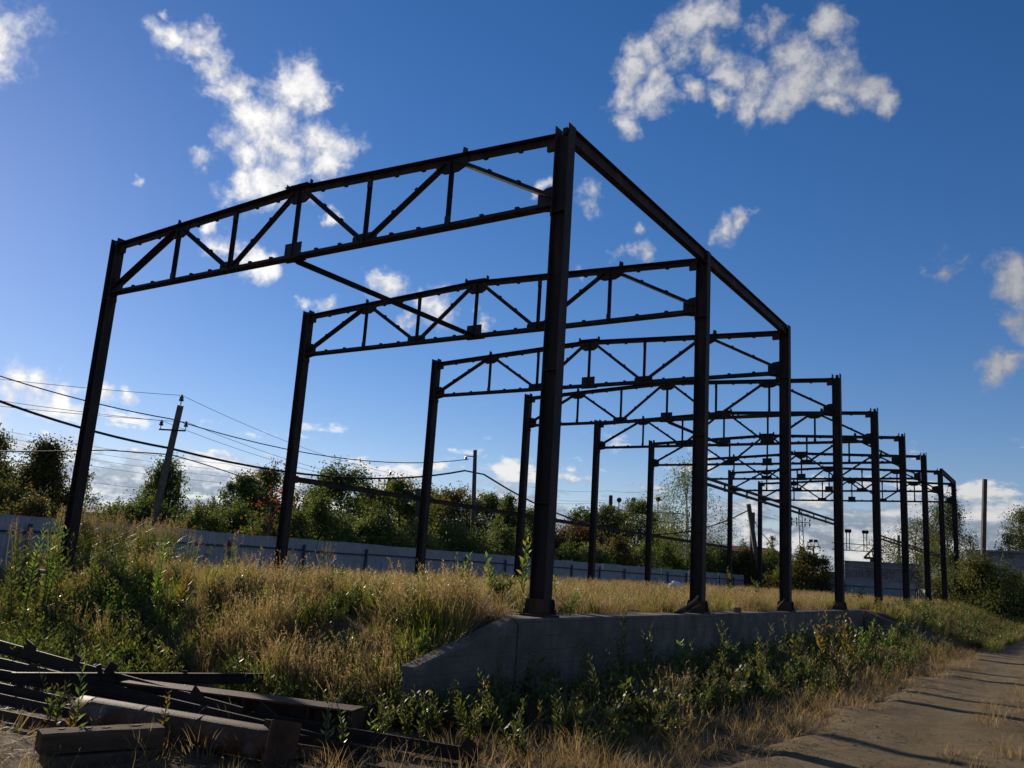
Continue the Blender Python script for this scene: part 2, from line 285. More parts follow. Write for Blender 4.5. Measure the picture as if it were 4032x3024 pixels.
class MB:
    def __init__(s): s.v = []; s.f = []
    def ext(s, prof, p0, p1, up=(0, 0, 1), s1=1.0):
        p0 = Vector(p0); p1 = Vector(p1); d = (p1-p0).normalized(); up = Vector(up)
        a = d.cross(up)
        if a.length < 1e-4: a = d.cross(Vector((0, 1, 0)))
        a.normalize(); b = a.cross(d).normalized()
        k = len(s.v); n = len(prof)
        s.v += [p0+a*x+b*y for x, y in prof] + [p1+a*x*s1+b*y*s1 for x, y in prof]
        s.f += [tuple(k+i for i in range(n))[::-1], tuple(k+n+i for i in range(n))]
        s.f += [(k+i, k+(i+1) % n, k+n+(i+1) % n, k+n+i) for i in range(n)]
        return s
    def box(s, c, sz, rot=None):
        k = len(s.v); c = Vector(c)
        for x, y, z in ((-1,-1,-1),(1,-1,-1),(1,1,-1),(-1,1,-1),(-1,-1,1),(1,-1,1),(1,1,1),(-1,1,1)):
            q = Vector((x*sz[0]/2, y*sz[1]/2, z*sz[2]/2))
            if rot is not None: q = rot @ q
            s.v.append(c+q)
        for f in ((3,2,1,0),(4,5,6,7),(0,1,5,4),(1,2,6,5),(2,3,7,6),(3,0,4,7)): s.f.append(tuple(k+i for i in f))
        return s
    def plate(s, poly, y0, y1):          # polygon in xz, thickness along y
        k = len(s.v); n = len(poly)
        s.v += [Vector((x, y0, z)) for x, z in poly] + [Vector((x, y1, z)) for x, z in poly]
        s.f += [tuple(k+i for i in range(n)), tuple(k+n+i for i in range(n))[::-1]]
        s.f += [(k+i, k+n+i, k+n+(i+1) % n, k+(i+1) % n) for i in range(n)]
        return s
    def tube(s, pts, rads, n=8, cap=True):
        pts = [Vector(p) for p in pts]; k = len(s.v); m = len(pts)
        if not hasattr(rads, '__len__'): rads = [rads]*m
        ref = None
        for i, p in enumerate(pts):
            d = (pts[min(i+1, m-1)]-pts[max(i-1, 0)]).normalized()
            if ref is None: ref = d.orthogonal().normalized()
            ref = (ref-d*ref.dot(d)).normalized(); b = d.cross(ref)
            for j in range(n):
                t = 2*math.pi*j/n; s.v.append(p+(ref*math.cos(t)+b*math.sin(t))*rads[i])
        for i in range(m-1):
            for j in range(n):
                s.f.append((k+i*n+j, k+i*n+(j+1) % n, k+(i+1)*n+(j+1) % n, k+(i+1)*n+j))
        if cap:
            s.f.append(tuple(k+j for j in range(n))[::-1]); s.f.append(tuple(k+(m-1)*n+j for j in range(n)))
        return s
    def lathe(s, prof, c, axis=(0, 0, 1), n=16):     # prof: (r, h)
        ax = Vector(axis).normalized(); a = ax.orthogonal().normalized(); b = ax.cross(a); c = Vector(c); k = len(s.v); m = len(prof)
        for r, h in prof:
            for j in range(n):
                t = 2*math.pi*j/n; s.v.append(c+ax*h+(a*math.cos(t)+b*math.sin(t))*r)
        for i in range(m-1):
            for j in range(n): s.f.append((k+i*n+j, k+i*n+(j+1) % n, k+(i+1)*n+(j+1) % n, k+(i+1)*n+j))
        s.f.append(tuple(k+j for j in range(n))[::-1]); s.f.append(tuple(k+(m-1)*n+j for j in range(n)))
        return s
    def mesh(s, name, mat, smooth=False, bevel=0):
        me = bpy.data.meshes.new(name); me.from_pydata([tuple(p) for p in s.v], [], s.f)
        if bevel or True:
            bm = bmesh.new(); bm.from_mesh(me); bmesh.ops.recalc_face_normals(bm, faces=bm.faces)
            if bevel: bmesh.ops.bevel(bm, geom=[e for e in bm.edges if len(e.link_faces) == 2 and e.calc_face_angle(0) > 0.6], offset=bevel, segments=1, affect='EDGES')
            bm.to_mesh(me); bm.free()
        me.materials.append(mat)
        if smooth:
            for p in me.polygons: p.use_smooth = True
        return me
    def build(s, name, mat, parent=None, smooth=False, bevel=0):
        return link(name, s.mesh(name, mat, smooth, bevel), parent)
def link(name, me, parent=None):
    o = bpy.data.objects.new(name, me); COL.objects.link(o)
    if parent is not None: o.parent = parent
    return o
def tag(o, label=None, cat=None, group=None, kind=None):
    if label: o['label'] = label
    if cat: o['category'] = cat
    if group: o['group'] = group
    if kind: o['kind'] = kind
    return o
def thing(name, label, cat, loc=(0, 0, 0), rz=0, group=None):
    o = bpy.data.objects.new(name, None); COL.objects.link(o); o.location = loc; o.rotation_euler = (0, 0, rz); o.empty_display_size = 0.3
    return tag(o, label, cat, group)
def dup(root, loc, rz, label, parent=None):
    r = root.copy(); COL.objects.link(r)
    if parent is None: r.location = loc; r.rotation_euler = (0, 0, rz); r['label'] = label
    else: r.parent = parent
    for ch in list(root.children): dup(ch, None, None, None, r)
    return r
def np_mesh(name, V, F, mat, tint=None, smooth=False):
    me = bpy.data.meshes.new(name); V = np.asarray(V, np.float32); F = np.asarray(F, np.int32); n, k = F.shape
    me.vertices.add(len(V)); me.vertices.foreach_set('co', V.ravel())
    me.loops.add(n*k); me.loops.foreach_set('vertex_index', F.ravel())
    me.polygons.add(n); me.polygons.foreach_set('loop_start', np.arange(0, n*k, k, dtype=np.int32))
    me.update(calc_edges=True)
    if tint is not None:
        at_ = me.attributes.new('tint', 'FLOAT', 'POINT'); at_.data.foreach_set('value', np.asarray(tint, np.float32))
    if smooth: me.polygons.foreach_set('use_smooth', np.ones(n, bool))
    me.materials.append(mat)
    return me
def nrm(a): return a/np.maximum(np.linalg.norm(a, axis=-1, keepdims=True), 1e-9)
def leaf_mesh(name, C, Dv, Ln, Wd, mat, tint, rng):
    """diamond leaves: centre C, direction Dv, length, width"""
    n = len(C); Dv = nrm(Dv); r = nrm(rng.normal(size=(n, 3))); side = nrm(np.cross(Dv, r)); nn = np.cross(side, Dv)
    Ln = np.broadcast_to(Ln, (n,))[:, None]; Wd = np.broadcast_to(Wd, (n,))[:, None]
    b = C-Dv*Ln*0.5; t = C+Dv*Ln*0.5; m = C-Dv*Ln*0.05+nn*Ln*0.08
    V = np.stack([b, m+side*Wd*0.5, t, m-side*Wd*0.5], 1).reshape(-1, 3)
    F = np.arange(4*n).reshape(n, 4)
    return np_mesh(name, V, F, mat, np.repeat(tint, 4))

# ------------------------------------------------------------------ terrain
def sm(x, a, b):
    t = np.clip((x-a)/(b-a), 0, 1); return t*t*(3-2*t)
def vnoise(x, y, s, seed=0):
    xs = x*s+seed*17.3; ys = y*s-seed*9.1
    return (np.sin(xs*1.7+1.3*np.sin(ys*1.1+seed))+np.sin(ys*2.3+1.7*np.sin(xs*0.9-seed))+np.sin((xs+ys)*1.3+seed*2.1))/3
HB = 48.0
def gz(x, y):
    x = np.asarray(x, float); y = np.asarray(y, float)
    low = -1.03+0.03*vnoise(x, y, 0.9, 1)+0.05*vnoise(x, y, 0.21, 2)*sm(np.hypot(x, y), 6, 20)
    # higher, rougher ground under the weeds along the wall
    low = low+(0.16+0.05*vnoise(x, y, 1.1, 14))*sm(x, 2.9, 0.9)*sm(y, -2.6, 0.5)*sm(x, -0.4, 0.2)*sm(y, 24, 19)
    top = 0.0+0.02*vnoise(x, y, 1.4, 3)
    west = sm(x, -14.6, -12.4)
    front_toe = -3.6+0.25*vnoise(x, y*0, 0.7, 4)
    fr = sm(y, front_toe, -0.95)
    frl = sm(y, -2.3, -0.75)*0.45 + sm(y, -0.72, -0.62)*0.55           # left of the ramp the footing shows
    k = sm(x, -8.2, -9.8)
    front = fr*(1-k)+frl*k
    north = sm(y, 57.0, 51.0)
    eastn = sm(x, 4.0, 0.1)
    easts = sm(x, 0.14, -0.10)
    j = sm(y, 20.15, 20.45)
    east = easts*(1-j)+eastn*j
    f = west*front*north*east
    return low+(top-low)*f+0.05*vnoise(x, y, 1.9, 5)*f*(1-f)*4
def gz1(x, y): return float(gz(x, y))
def axis(fine, far):
    out = list(fine); s = fine[-1]-fine[-2]; a = fine[-1]
    while a < far: s *= 1.35; a += s; out.append(a)
    s = fine[1]-fine[0]; a = fine[0]; pre = []
    while a > -far: s *= 1.35; a -= s; pre.append(a)
    return np.array(pre[::-1]+out)
gx = axis(np.concatenate([np.arange(-16, -0.2, 0.3), np.arange(-0.2, 0.7, 0.05), np.arange(0.7, 11, 0.22)]), 1500)
gy = axis(np.concatenate([np.arange(-13, -1.0, 0.2), np.arange(-1.0, -0.4, 0.06), np.arange(-0.4, 8, 0.25), np.arange(8, 62, 0.45)]), 1800)
GX, GY = np.meshgrid(gx, gy); GZ = gz(GX, GY)
V = np.stack([GX, GY, GZ], -1).reshape(-1, 3); nx, ny = len(gx), len(gy)
idx = np.arange(nx*ny).reshape(ny, nx)
F = np.stack([idx[:-1, :-1], idx[:-1, 1:], idx[1:, 1:], idx[1:, :-1]], -1).reshape(-1, 4)
tag(link('ground', np_mesh('ground', V, F, GROUNDM, smooth=True)), kind='structure')
# dirt road with ruts
rx = np.arange(2.3, 9.6, 0.12); ry = np.concatenate([np.arange(-13, 14, 0.14), np.arange(14, 90, 0.5)])
RX, RY = np.meshgrid(rx, ry)
cx = 5.6-0.012*RY; ed = np.minimum(RX-(3.2+0.22*vnoise(RX*0, RY, 0.9, 6)+0.12*vnoise(RX*0, RY, 3.1, 7)), (9.0-RX)+0.2*vnoise(RX*0, RY, 0.7, 8))
rut = np.exp(-((RX-cx-0.95)/0.28)**2)+np.exp(-((RX-cx+0.85)/0.28)**2)
RZ = gz(RX, RY)+0.075-0.022*rut*(0.7+0.3*vnoise(RX, RY, 0.8, 9))+0.002*vnoise(RX, RY, 3.3, 10)+0.002*vnoise(RX, RY, 8.1, 12)-0.24*sm(ed, 0.55, -0.15)
V = np.stack([RX, RY, RZ], -1).reshape(-1, 3); idx = np.arange(RX.size).reshape(RX.shape)
F = np.stack([idx[:-1, :-1], idx[:-1, 1:], idx[1:, 1:], idx[1:, :-1]], -1).reshape(-1, 4)
tag(link('dirt_road', np_mesh('dirt_road', V, F, ROADM, smooth=True)), kind='structure')

# ------------------------------------------------------------------ concrete retaining wall
W = 11.8168; H = 7.452; B = 6.0; HB = 8*B
rw = thing('retaining_wall', 'grey cast concrete retaining wall under the right row of columns with sloped wing', 'wall', (0, 0, 0))
def wall_strip(name, pts, tops, bot, thick, parent):
    """wall along a polyline (outer edge), thickness to the left; tops per point, edges chipped"""
    mb = MB(); rows = []
    P = []
    for i in range(len(pts)-1):
        a = Vector(pts[i]); b = Vector(pts[i+1]); L = (b-a).length; n = max(1, int(L/0.16))
        for k in range(n): P.append((a.lerp(b, k/n), tops[i]+(tops[i+1]-tops[i])*k/n))
    P.append((Vector(pts[-1]), tops[-1]))
    for i, (p, t) in enumerate(P):
        q0 = P[max(i-1, 0)][0]; q1 = P[min(i+1, len(P)-1)][0]; d = (q1-q0).normalized(); l = Vector((-d.y, d.x))
        ch = 0.022*abs(mnoise.noise(Vector((p.x*5, p.y*5, 1.0))))+ (0.11*max(0, mnoise.noise(Vector((p.x*2.1, p.y*2.1, 7.0)))-0.25))
        wv = 0.008*mnoise.noise(Vector((p.x*1.3, p.y*1.3, 3.0)))
        k = len(mb.v)
        o = p - l*wv; c = p+l*(0.03+ch); inn = p+l*thick
        mb.v += [Vector((o.x, o.y, bot)), Vector((o.x, o.y, t-0.02-ch)), Vector((c.x, c.y, t)), Vector((inn.x, inn.y, t+wv)), Vector((inn.x, inn.y, bot))]
        if i:
            j = k-5
            mb.f += [(j+a_, k+a_, k+a_+1, j+a_+1) for a_ in range(4)]
    m = len(mb.v); mb.f += [(0, 1, 2, 3, 4), (m-1, m-2, m-3, m-4, m-5)]
    return mb.build(name, CONC, parent)
wall_strip('wall_face', [(0.26, -0.95), (0.26, 4.98)], [0.03, 0.03], -1.4, 0.52, rw)
wall_strip('wall_face', [(0.255, 5.0), (0.255, 11.98)], [0.03, 0.028], -1.4, 0.52, rw)
wall_strip('wall_face', [(0.26, 12.0), (0.26, 20.0)], [0.03, 0.03], -1.4, 0.52, rw)
wall_strip('sloping_wing', [(0.24, -2.95), (0.25, -0.97)], [-0.46, 0.03], -1.4, 0.22, rw)
wall_strip('sloping_wing', [(0.30, 20.05), (2.8, 20.35)], [0.02, -0.85], -1.5, 0.35, rw)
pl_ = thing('footing', 'grey concrete footing showing under the left column of the front frame', 'footing')
wall_strip('footing_block', [(-12.3, -0.62), (-8.6, -0.62)], [0.02, 0.0], -1.2, 0.6, pl_)

# ------------------------------------------------------------------ steel frames
def make_column(name, label):
    t = thing(name, label, 'column', group='steel columns of the hall frame')
    for sx in (-1, 1):
        mb = MB(); mb.box((sx*0.120, 0, H/2+0.02), (0.014, 0.205, H+0.03)); mb.build('flange', STEEL, t)
    mb = MB(); mb.box((0, 0, H/2-0.04), (0.224, 0.011, H-0.10)); mb.build('web', STEEL, t)
    mb = MB(); mb.box((0, 0, 0.045), (0.42, 0.38, 0.03)); mb.build('base_plate', STEEL, t)
    for sy in (-1, 1):
        mb = MB(); mb.plate([(-0.175, 0.062), (0.175, 0.062), (0.175, 0.20), (0.155, 0.27), (-0.155, 0.27), (-0.175, 0.20)], sy*0.106, sy*0.118); mb.build('base_cheek', STEEL, t)
    for sy in (-1, 1):
        for z in (6.05, 3.55, 1.6):
            mb = MB(); mb.box((0, sy*0.053, z), (0.222, 0.092, 0.012)); mb.build('stiffener', STEEL, t)
    mb = MB(); mb.box((0.02, 0.0, H-0.055), (0.08, 0.10, 0.11)); mb.build('cap_lug', STEEL, t)
    for sx in (-1, 1):
        for sy in (-1, 1):
            mb = MB(); mb.ext(prof_circ(0.016, 6), (sx*0.165, sy*0.16, 0.03), (sx*0.165, sy*0.16, 0.13)); mb.build('anchor_bolt', STEEL, t)
    return t
ORD = ['nearest', 'second', 'third', 'fourth', 'fifth', 'sixth', 'seventh', 'eighth', 'farthest']
def clab(k, side):
    row = 'right-hand row, on the concrete wall' if side > 0 else 'left-hand row, in the dry grass'
    if k in (0, 8): return f'dark rusty steel column, {ORD[k]} of the {row if k == 0 or side < 0 else "right-hand row"}'
    return f'dark rusty steel column, {ORD[k]} from the near end of the {"right" if side > 0 else "left"}-hand row'
col0 = make_column('steel_column', clab(0, 1))
col0.location = (0, 0, 0)
for k in range(9):
    if k: dup(col0, (RNG.normal()*0.02, k*B, 0.0), RNG.normal()*0.01, clab(k, 1))
    dup(col0, (-W, k*B, 0.0), math.pi, clab(k, -1))

# roof truss: double angle members, W pattern
NX = [-0.13, -2.22, -4.08, -5.91, -7.74, -9.57, -W+0.13]
def ztop(x): return 7.60-abs(x+W/2)/(W/2)*0.26       # top of the top chord
ZB = 6.16                                            # underside of the bottom chord
def make_truss(label):
    t = thing('roof_truss', label, 'truss', group='roof trusses of the hall frame')
    xr = -W/2
    def seg(name, a, b, w=0.18, h=0.10, up=(0, 0, 1), th=0.010):
        MB().ext(prof_T(w, h, th), a, b, up).build(name, STEEL, t)
    seg('top_chord', (-0.12, 0, ztop(-0.12)), (xr+0.01, 0, ztop(xr)), 0.25, 0.125, (0, 0, -1))
    seg('top_chord', (xr-0.01, 0, ztop(xr)), (-W+0.12, 0, ztop(-W+0.12)), 0.25, 0.125, (0, 0, -1))
    seg('bottom_chord', (-0.12, 0, ZB), (-W+0.12, 0, ZB), 0.21, 0.10)
    def tp(x, d=0.10): return Vector((x, 0, ztop(x)-d))
    def bp(x, d=0.09): return Vector((x, 0, ZB+d))
    dg = [(bp(NX[0]-0.02, 0.13), tp(NX[1]+0.10)), (tp(NX[1]-0.10), bp(NX[2]+0.10)), (bp(NX[2]-0.10), tp(NX[3]+0.14)), (tp(NX[3]-0.14), bp(NX[4]+0.10)), (bp(NX[4]-0.10), tp(NX[5]+0.10)), (tp(NX[5]-0.10), bp(NX[6]+0.02, 0.13))]
    for i, (a, b) in enumerate(dg):
        w = 0.20 if i in (0, 5, 2, 4) else 0.13
        seg('diagonal', a, b, w, 0.075)
    for x in NX[1:6]:
        seg('post', bp(x, 0.02), tp(x, 0.04), 0.12, 0.06, (1, 0, 0), 0.012)
    g = 0.006
    def gus(poly, y=g, name='gusset_plate', y0=None): MB().plate(poly, -y if y0 is None else y0, y).build(name, STEEL, t)
    for x in (NX[1], NX[5]): z = ztop(x); gus([(x-0.36, z-0.04), (x+0.36, z-0.04), (x+0.30, z-0.20), (x+0.14, z-0.27), (x-0.14, z-0.27), (x-0.30, z-0.20)], 0.018)
    for x in (NX[2], NX[4]): gus([(x-0.28, ZB+0.03), (x+0.28, ZB+0.03), (x+0.28, ZB+0.17), (x+0.20, ZB+0.22), (x-0.20, ZB+0.22), (x-0.28, ZB+0.17)], 0.018)
    z = ztop(xr); gus([(xr-0.28, z+0.01), (xr+0.28, z+0.01), (xr+0.26, z-0.24), (xr+0.16, z-0.30), (xr-0.16, z-0.30), (xr-0.26, z-0.24)], 0.02)
    MB().box((xr, 0, z+0.025), (0.62, 0.26, 0.014)).build('ridge_plate', STEEL, t)
    MB().box((xr+0.02, -0.03, ZB+0.16), (0.44, 0.014, 0.30)).build('splice_plate', STEEL, t)
    MB().box((xr, 0, ZB-0.012), (0.52, 0.24, 0.016)).build('splice_plate', STEEL, t)
    for x, sg in ((NX[0], 1), (NX[6], -1)):
        gus([(x+sg*0.01, ZB-0.06), (x+sg*0.01, ZB+0.36), (x-sg*0.16, ZB+0.34), (x-sg*0.30, ZB+0.26), (x-sg*0.30, ZB-0.02), (x-sg*0.08, ZB-0.06)], 0.02)
        zt = ztop(x); gus([(x+sg*0.01, zt+0.05), (x+sg*0.01, zt-0.22), (x-sg*0.18, zt-0.22), (x-sg*0.18, zt+0.0)], 0.03)
        MB().box((x+sg*0.002, 0, ZB-0.13), (0.03, 0.20, 0.10)).build('seat_lug', STEEL, t)
    for x in (NX[2], NX[4]): MB().box((x+0.035, -0.05, ztop(x)-0.20), (0.09, 0.02, 0.16)).build('clip_plate', STEEL, t)
    for x in (NX[1], NX[5]): MB().box((x+0.035, -0.05, ZB+0.12), (0.10, 0.02, 0.16)).build('clip_plate', STEEL, t)
    for x in (NX[1]+0.30, NX[5]+0.02, xr+0.33, xr-0.32):
        z = ztop(x); w = 0.045 if abs(x-xr) < 1 else 0.06
        MB().plate([(x-w, z), (x+w, z), (x+w*0.9, z+0.10), (x-w*0.6, z+0.15)], -0.05, -0.042).build('purlin_cleat', STEEL, t)
    mb = MB()
    for i in range(6):
        a, b = NX[i], NX[i+1]
        for f in (0.33, 0.66):
            x = a+(b-a)*f
            mb.box((x, 0, ztop(x)-0.13), (0.07, 0.05, 0.03)); mb.box((x, 0, ZB+0.11), (0.07, 0.05, 0.035))
    for a, b in dg:
        for f in (0.36, 0.66):
            p = a.lerp(b, f); d = (b-a).normalized(); n = Vector((-d.z, 0, d.x)); n = n if n.z > 0 else -n
            mb.box(p+n*0.05, (0.06, 0.04, 0.09), Matrix((d, Vector((0, 1, 0)), n)).transposed())
    o = mb.build('packing_plates', STEEL, t); o['kind'] = 'stuff'
    return t
def tlab(k):
    if k == 0: return 'rusty steel roof truss of the front frame, nearest and largest'
    if k == 8: return 'rusty steel roof truss at the far end of the hall frame'
    return f'rusty steel roof truss, {ORD[k]} from the near end of the hall frame'
tr0 = make_truss(tlab(0))
for k in range(1, 9): dup(tr0, (0, k*B, 0), 0, tlab(k))
# eave beams
for i, (y0, y1, lb) in enumerate([(0, 6, 'dark steel eave beam from the nearest to the second right-hand column'), (6, 12, 'dark steel eave beam from the second to the third right-hand column'), (42, 48, 'short looking eave beam joining the last two right-hand columns')]):
    t = thing('eave_beam', lb, 'beam', (0.06, y0, 0), group='eave beams')
    MB().ext(prof_I(0.13, 0.25, 0.014, 0.010), (0, 0.02, 7.345), (0, y1-y0-0.02, 7.345)).build('beam_section', STEEL, t)
    for yy in (0.012, y1-y0-0.012): MB().box((0, yy, 7.345), (0.12, 0.012, 0.21)).build('end_plate', STEEL, t)
# ridge ties
for a, b, lb in ((0, 1, 'thin steel tie between the bottom chords of the first two trusses'), (3, 4, 'thin steel tie between the fourth and fifth trusses')):
    t = thing('ridge_tie', lb, 'tie', (-W/2, a*B, 0), group='ties between truss bottom chords')
    MB().ext(prof_L(0.09, 0.09, 0.010), (0, 0.06, ZB-0.03), (0, B-0.06, ZB+0.01), (1, 0, 1)).build('angle_bar', STEEL, t)
    for yy, z in ((0.08, ZB-0.015), (B-0.08, ZB+0.0)): MB().box((0, yy, z), (0.16, 0.14, 0.012)).build('end_plate', STEEL, t)
# wall rails
def rail(x, k0, lb, double):
    t = thing('wall_rail', lb, 'rail', (x, k0*B, 0), group='wall rails at mid height')
    if double:
        MB().ext(prof_L(0.09, 0.065, 0.008), (0, 0.11, 2.69), (0, B-0.11, 2.69)).build('angle_bar', RAILM, t)
        MB().ext(prof_L(0.09, 0.065, 0.008), (0, 0.11, 2.57), (0, B-0.11, 2.57)).build('angle_bar', RAILM, t)
        for yy in (0.24, 1.6, 3.1, 4.5, B-0.24): MB().box((-0.02, yy, 2.65), (0.012, 0.10, 0.17)).build('batten_plate', RAILM, t)
    else:
        MB().ext(prof_C(0.06, 0.15, 0.009), (0, 0.11, 2.69), (0, B-0.11, 2.69)).build('channel', RAILM, t)
        MB().box((0.03, 0.22, 2.69), (0.08, 0.10, 0.2)).build('cleat', RAILM, t)
RAILM = STEEL
for k in (1, 2, 3, 4, 5, 6): rail(-W-0.02, k, f'horizontal wall rail from the {ORD[k]} to the {ORD[k+1]} left-hand column', False)
for k in (1, 2, 4, 5, 6): rail(-0.02, k, f'double horizontal wall rail from the {ORD[k]} to the {ORD[k+1]} right-hand column', True)
# bent strip leaning at the foot of a column, lump on the wall, bag
t = thing('leaning_strip', 'bent steel strip propped against the foot of the second right-hand column', 'strip', (0.02, 4.85, 0.05))
MB().tube([(0, 0, -0.01), (0.02, 0.4, 0.08), (0.05, 0.8, 0.2), (0.06, 0.98, 0.3)], 0.035, 4).build('strip_bar', DARKST, t)
MB().tube([(0.06, 0.05, -0.01), (0.10, 0.5, 0.05), (0.12, 0.95, 0.14)], 0.022, 4).build('strip_bar', DARKST, t)
tag(MB().box((0.08, 8.15, 0.085), (0.16, 0.26, 0.11), Matrix.Rotation(0.3, 3, 'Z')).build('concrete_lump', CONC, None, bevel=0.02), 'small concrete lump on the wall top beyond the second column', 'lump')

def bag():
    bm = bmesh.new(); bmesh.ops.create_icosphere(bm, subdivisions=3, radius=0.34)
    for v in bm.verts:
        n_ = mnoise.noise(v.co*7)*0.10+mnoise.noise(v.co*17)*0.05; v.co = v.co*(1+n_*2.2); v.co.z *= 0.75
    me = bpy.data.meshes.new('plastic_bag'); bm.to_mesh(me); bm.free(); me.materials.append(WHITEP)
    o = link('plastic_bag', me); o.location = (-10.35, 30.0, 0.26); tag(o, 'crumpled white plastic bag in the grass before the fence', 'bag')
bag()
# ------------------------------------------------------------------ sheet metal fences
FX = -16.0
def corr(w, h, n=9, d=0.022):
    V_ = []; F_ = []
    for i in range(n*4+1):
        x = w*i/(n*4); ph = i % 4; y = (0, d, d, 0)[ph]
        V_ += [(x, y, 0), (x, y, h)]
    for i in range(n*4): F_.append((2*i, 2*i+2, 2*i+3, 2*i+1))
    return np_mesh('sheet', V_, F_, FENCEM)
SHEET = corr(1.15, 2.02)
def fence(name, label, p0, p1, topz, nspan, skip=(), mat=POSTM):
    p0 = Vector(p0); p1 = Vector(p1); d = p1-p0; L = d.length; rz = math.atan2(d.y, d.x)
    t = thing(name, label, 'fence', (p0.x, p0.y, topz-2.02), rz)
    n = int(L/1.15)
    dz = p1.z-p0.z
    for i in range(n):
        o = link('sheet', SHEET, t); o.location = (i*1.15, 0, dz*i/n+RNG.normal()*0.008); o.rotation_euler = (RNG.normal()*0.006, 0, RNG.normal()*0.006)
    s = L/nspan
    for i in range(nspan+1):
        MB().box((i*s, -0.075, 0.66+dz*i/nspan), (0.08, 0.06, 2.35)).build('post', POSTM, t)
    for i in range(nspan):
        zz = 1.62+dz*i/nspan+(0.03 if i % 2 else 0)
        MB().box((i*s+s/2, -0.02, zz), (s-0.09, 0.036, 0.055)).build('rail', POSTM, t)
        MB().box((i*s+s/2, -0.02, zz-1.2), (s-0.09, 0.036, 0.055)).build('rail', POSTM, t)
    return t
fence('sheet_fence', 'long grey corrugated sheet fence with dark posts left of the hall frame', (FX, -8.1, 0), (FX, 58.0, 0.06), 1.17, 21)
a = at(3190, 2300, 63); b = at(3612, 2330, 60)
fence('sheet_fence', 'shaded corrugated sheet fence below the lettered wall', (a.x, a.y, 0), (b.x, b.y, 0), 1.28, 3)
fence('sheet_fence', 'short sunlit pale corrugated fence between the far right columns', (b.x+0.05, b.y, 0), (b.x+2.1, b.y-3.1, 0), 0.98, 1)

# ------------------------------------------------------------------ poles and wires
def pole_pts(top, lowp, D):
    p = at(top[0], top[1], D); l = at(lowp[0], lowp[1], D)
    d = (p-l); g = gz1(l.x, l.y)-0.05
    k = (p.z-g)/d.z; return p, p-d*k
def insulator(name, base, parent, s=1.0):
    mb = MB(); mb.lathe([(0.012*s, 0), (0.012*s, 0.10*s), (0.055*s, 0.10*s), (0.06*s, 0.14*s), (0.035*s, 0.155*s), (0.05*s, 0.17*s), (0.05*s, 0.20*s), (0.025*s, 0.215*s), (0.03*s, 0.25*s), (0.008*s, 0.26*s)], base, n=10)
    return mb.build(name, CERAM, parent, True)
def utility_pole(label, top, lowp, D, r0, r1, arms=(), mat=None, square=False, pin=False):
    p, g = pole_pts(top, lowp, D); t = thing('utility_pole', label, 'pole', g)
    ax = p-g
    mb = MB()
    if square: mb.ext(prof_rect(2*r1, 2*r1*1.2), (0, 0, 0), ax, (Rt.x, Rt.y, 0), r0/r1)
    else: mb.tube([(0, 0, 0), ax*0.5, ax], [r1, (r0+r1)/2, r0], 14)
    mb.build('shaft', mat or POLEM, t, smooth=not square)
    for frac, hw, dn in arms:
        c = ax*frac; dv = Vector(dn).normalized()
        arm = MB().ext(prof_L(0.06, 0.06, 0.008), c-dv*hw+Vector((0, -0.10, 0)), c+dv*hw+Vector((0, -0.10, 0))).build('crossarm', DARKST, t)
        for sg in (-1, 1): insulator('insulator', c+dv*hw*sg*0.93+Vector((0, -0.08, 0.05)), arm, 1.3)
    if pin:
        insulator('insulator', ax+Vector((0, 0, 0.02)), t, 1.5)
    return t, p, g
LAT = Vector((Rt.x, Rt.y, 0)).normalized()
LINE = Vector((-30.1+21.1, 31.1-8.85, 0)).normalized(); ARM = Vector((LINE.y, -LINE.x, 0))
_, A_top, A_base = utility_pole('leaning square concrete power pole with crossarm behind the left fence', (711, 1597), (601, 2071), 32, 0.075, 0.105, [(0.862, 0.50, ARM*0.3+LAT)], square=True, pin=True)
_, B_top, B_base = utility_pole('small leaning pole with insulators far behind the trees', (1536, 1880), (1512, 1985), 55, 0.09, 0.13, [(0.93, 0.6, LAT)], square=True, pin=True)
_, P2_top, P2_base = utility_pole('tall round grey concrete pole with a short bracket behind the fence', (1871, 1772), (1860, 2130), 50, 0.11, 0.17)
t2_ = [o for o in COL.objects if o.name.startswith('utility_pole')][-1]
MB().box((P2_top-P2_base)*0.955-LAT*0.28, (0.5, 0.05, 0.05), Matrix.Rotation(math.atan2(LAT.y, LAT.x), 3, 'Z')).build('bracket', DARKST, t2_)
insulator('insulator', (P2_top-P2_base)*0.955-LAT*0.5-Vector((0, 0, 0.3)), t2_, 1.2)
_, T_top, T_base = utility_pole('thin bare concrete post behind the bushes right of the leaning pole', (708, 1855), (700, 1930), 48, 0.08, 0.10, square=True)
_, S_top, S_base = utility_pole('short grey concrete post left of the third left-hand column', (1648, 1925), (1643, 2050), 45, 0.09, 0.11, square=True)
_, Q_top, Q_base = utility_pole('leaning strut pole carrying a black cable beyond the frame', (2947, 1985), (2978, 2190), 70, 0.13, 0.16, square=True)
_, Q2_top, Q2_base = utility_pole('upright concrete pole crossing the leaning strut pole', (2964, 2018), (2960, 2180), 70.5, 0.13, 0.16, square=True)
_, R_top, R_base = utility_pole('bare square concrete pole standing alone at the far right', (3878, 1886), (3871, 2190), 60, 0.10, 0.13, square=True)
_, M_top, M_base = utility_pole('dark thin mast with twin insulators beside the birch', (2705, 1902), (2703, 2120), 85, 0.06, 0.10, [(0.985, 0.45, LAT)], mat=DARKST)
_, V1_top, V1_base = utility_pole('far thin post with a stay in the trees', (2523, 2060), (2527, 2160), 80, 0.07, 0.10, mat=POLEM)
_, V2_top, V2_base = utility_pole('raking stay post beside the far thin post', (2522, 2110), (2506, 2156), 80.4, 0.06, 0.08, mat=POLEM)

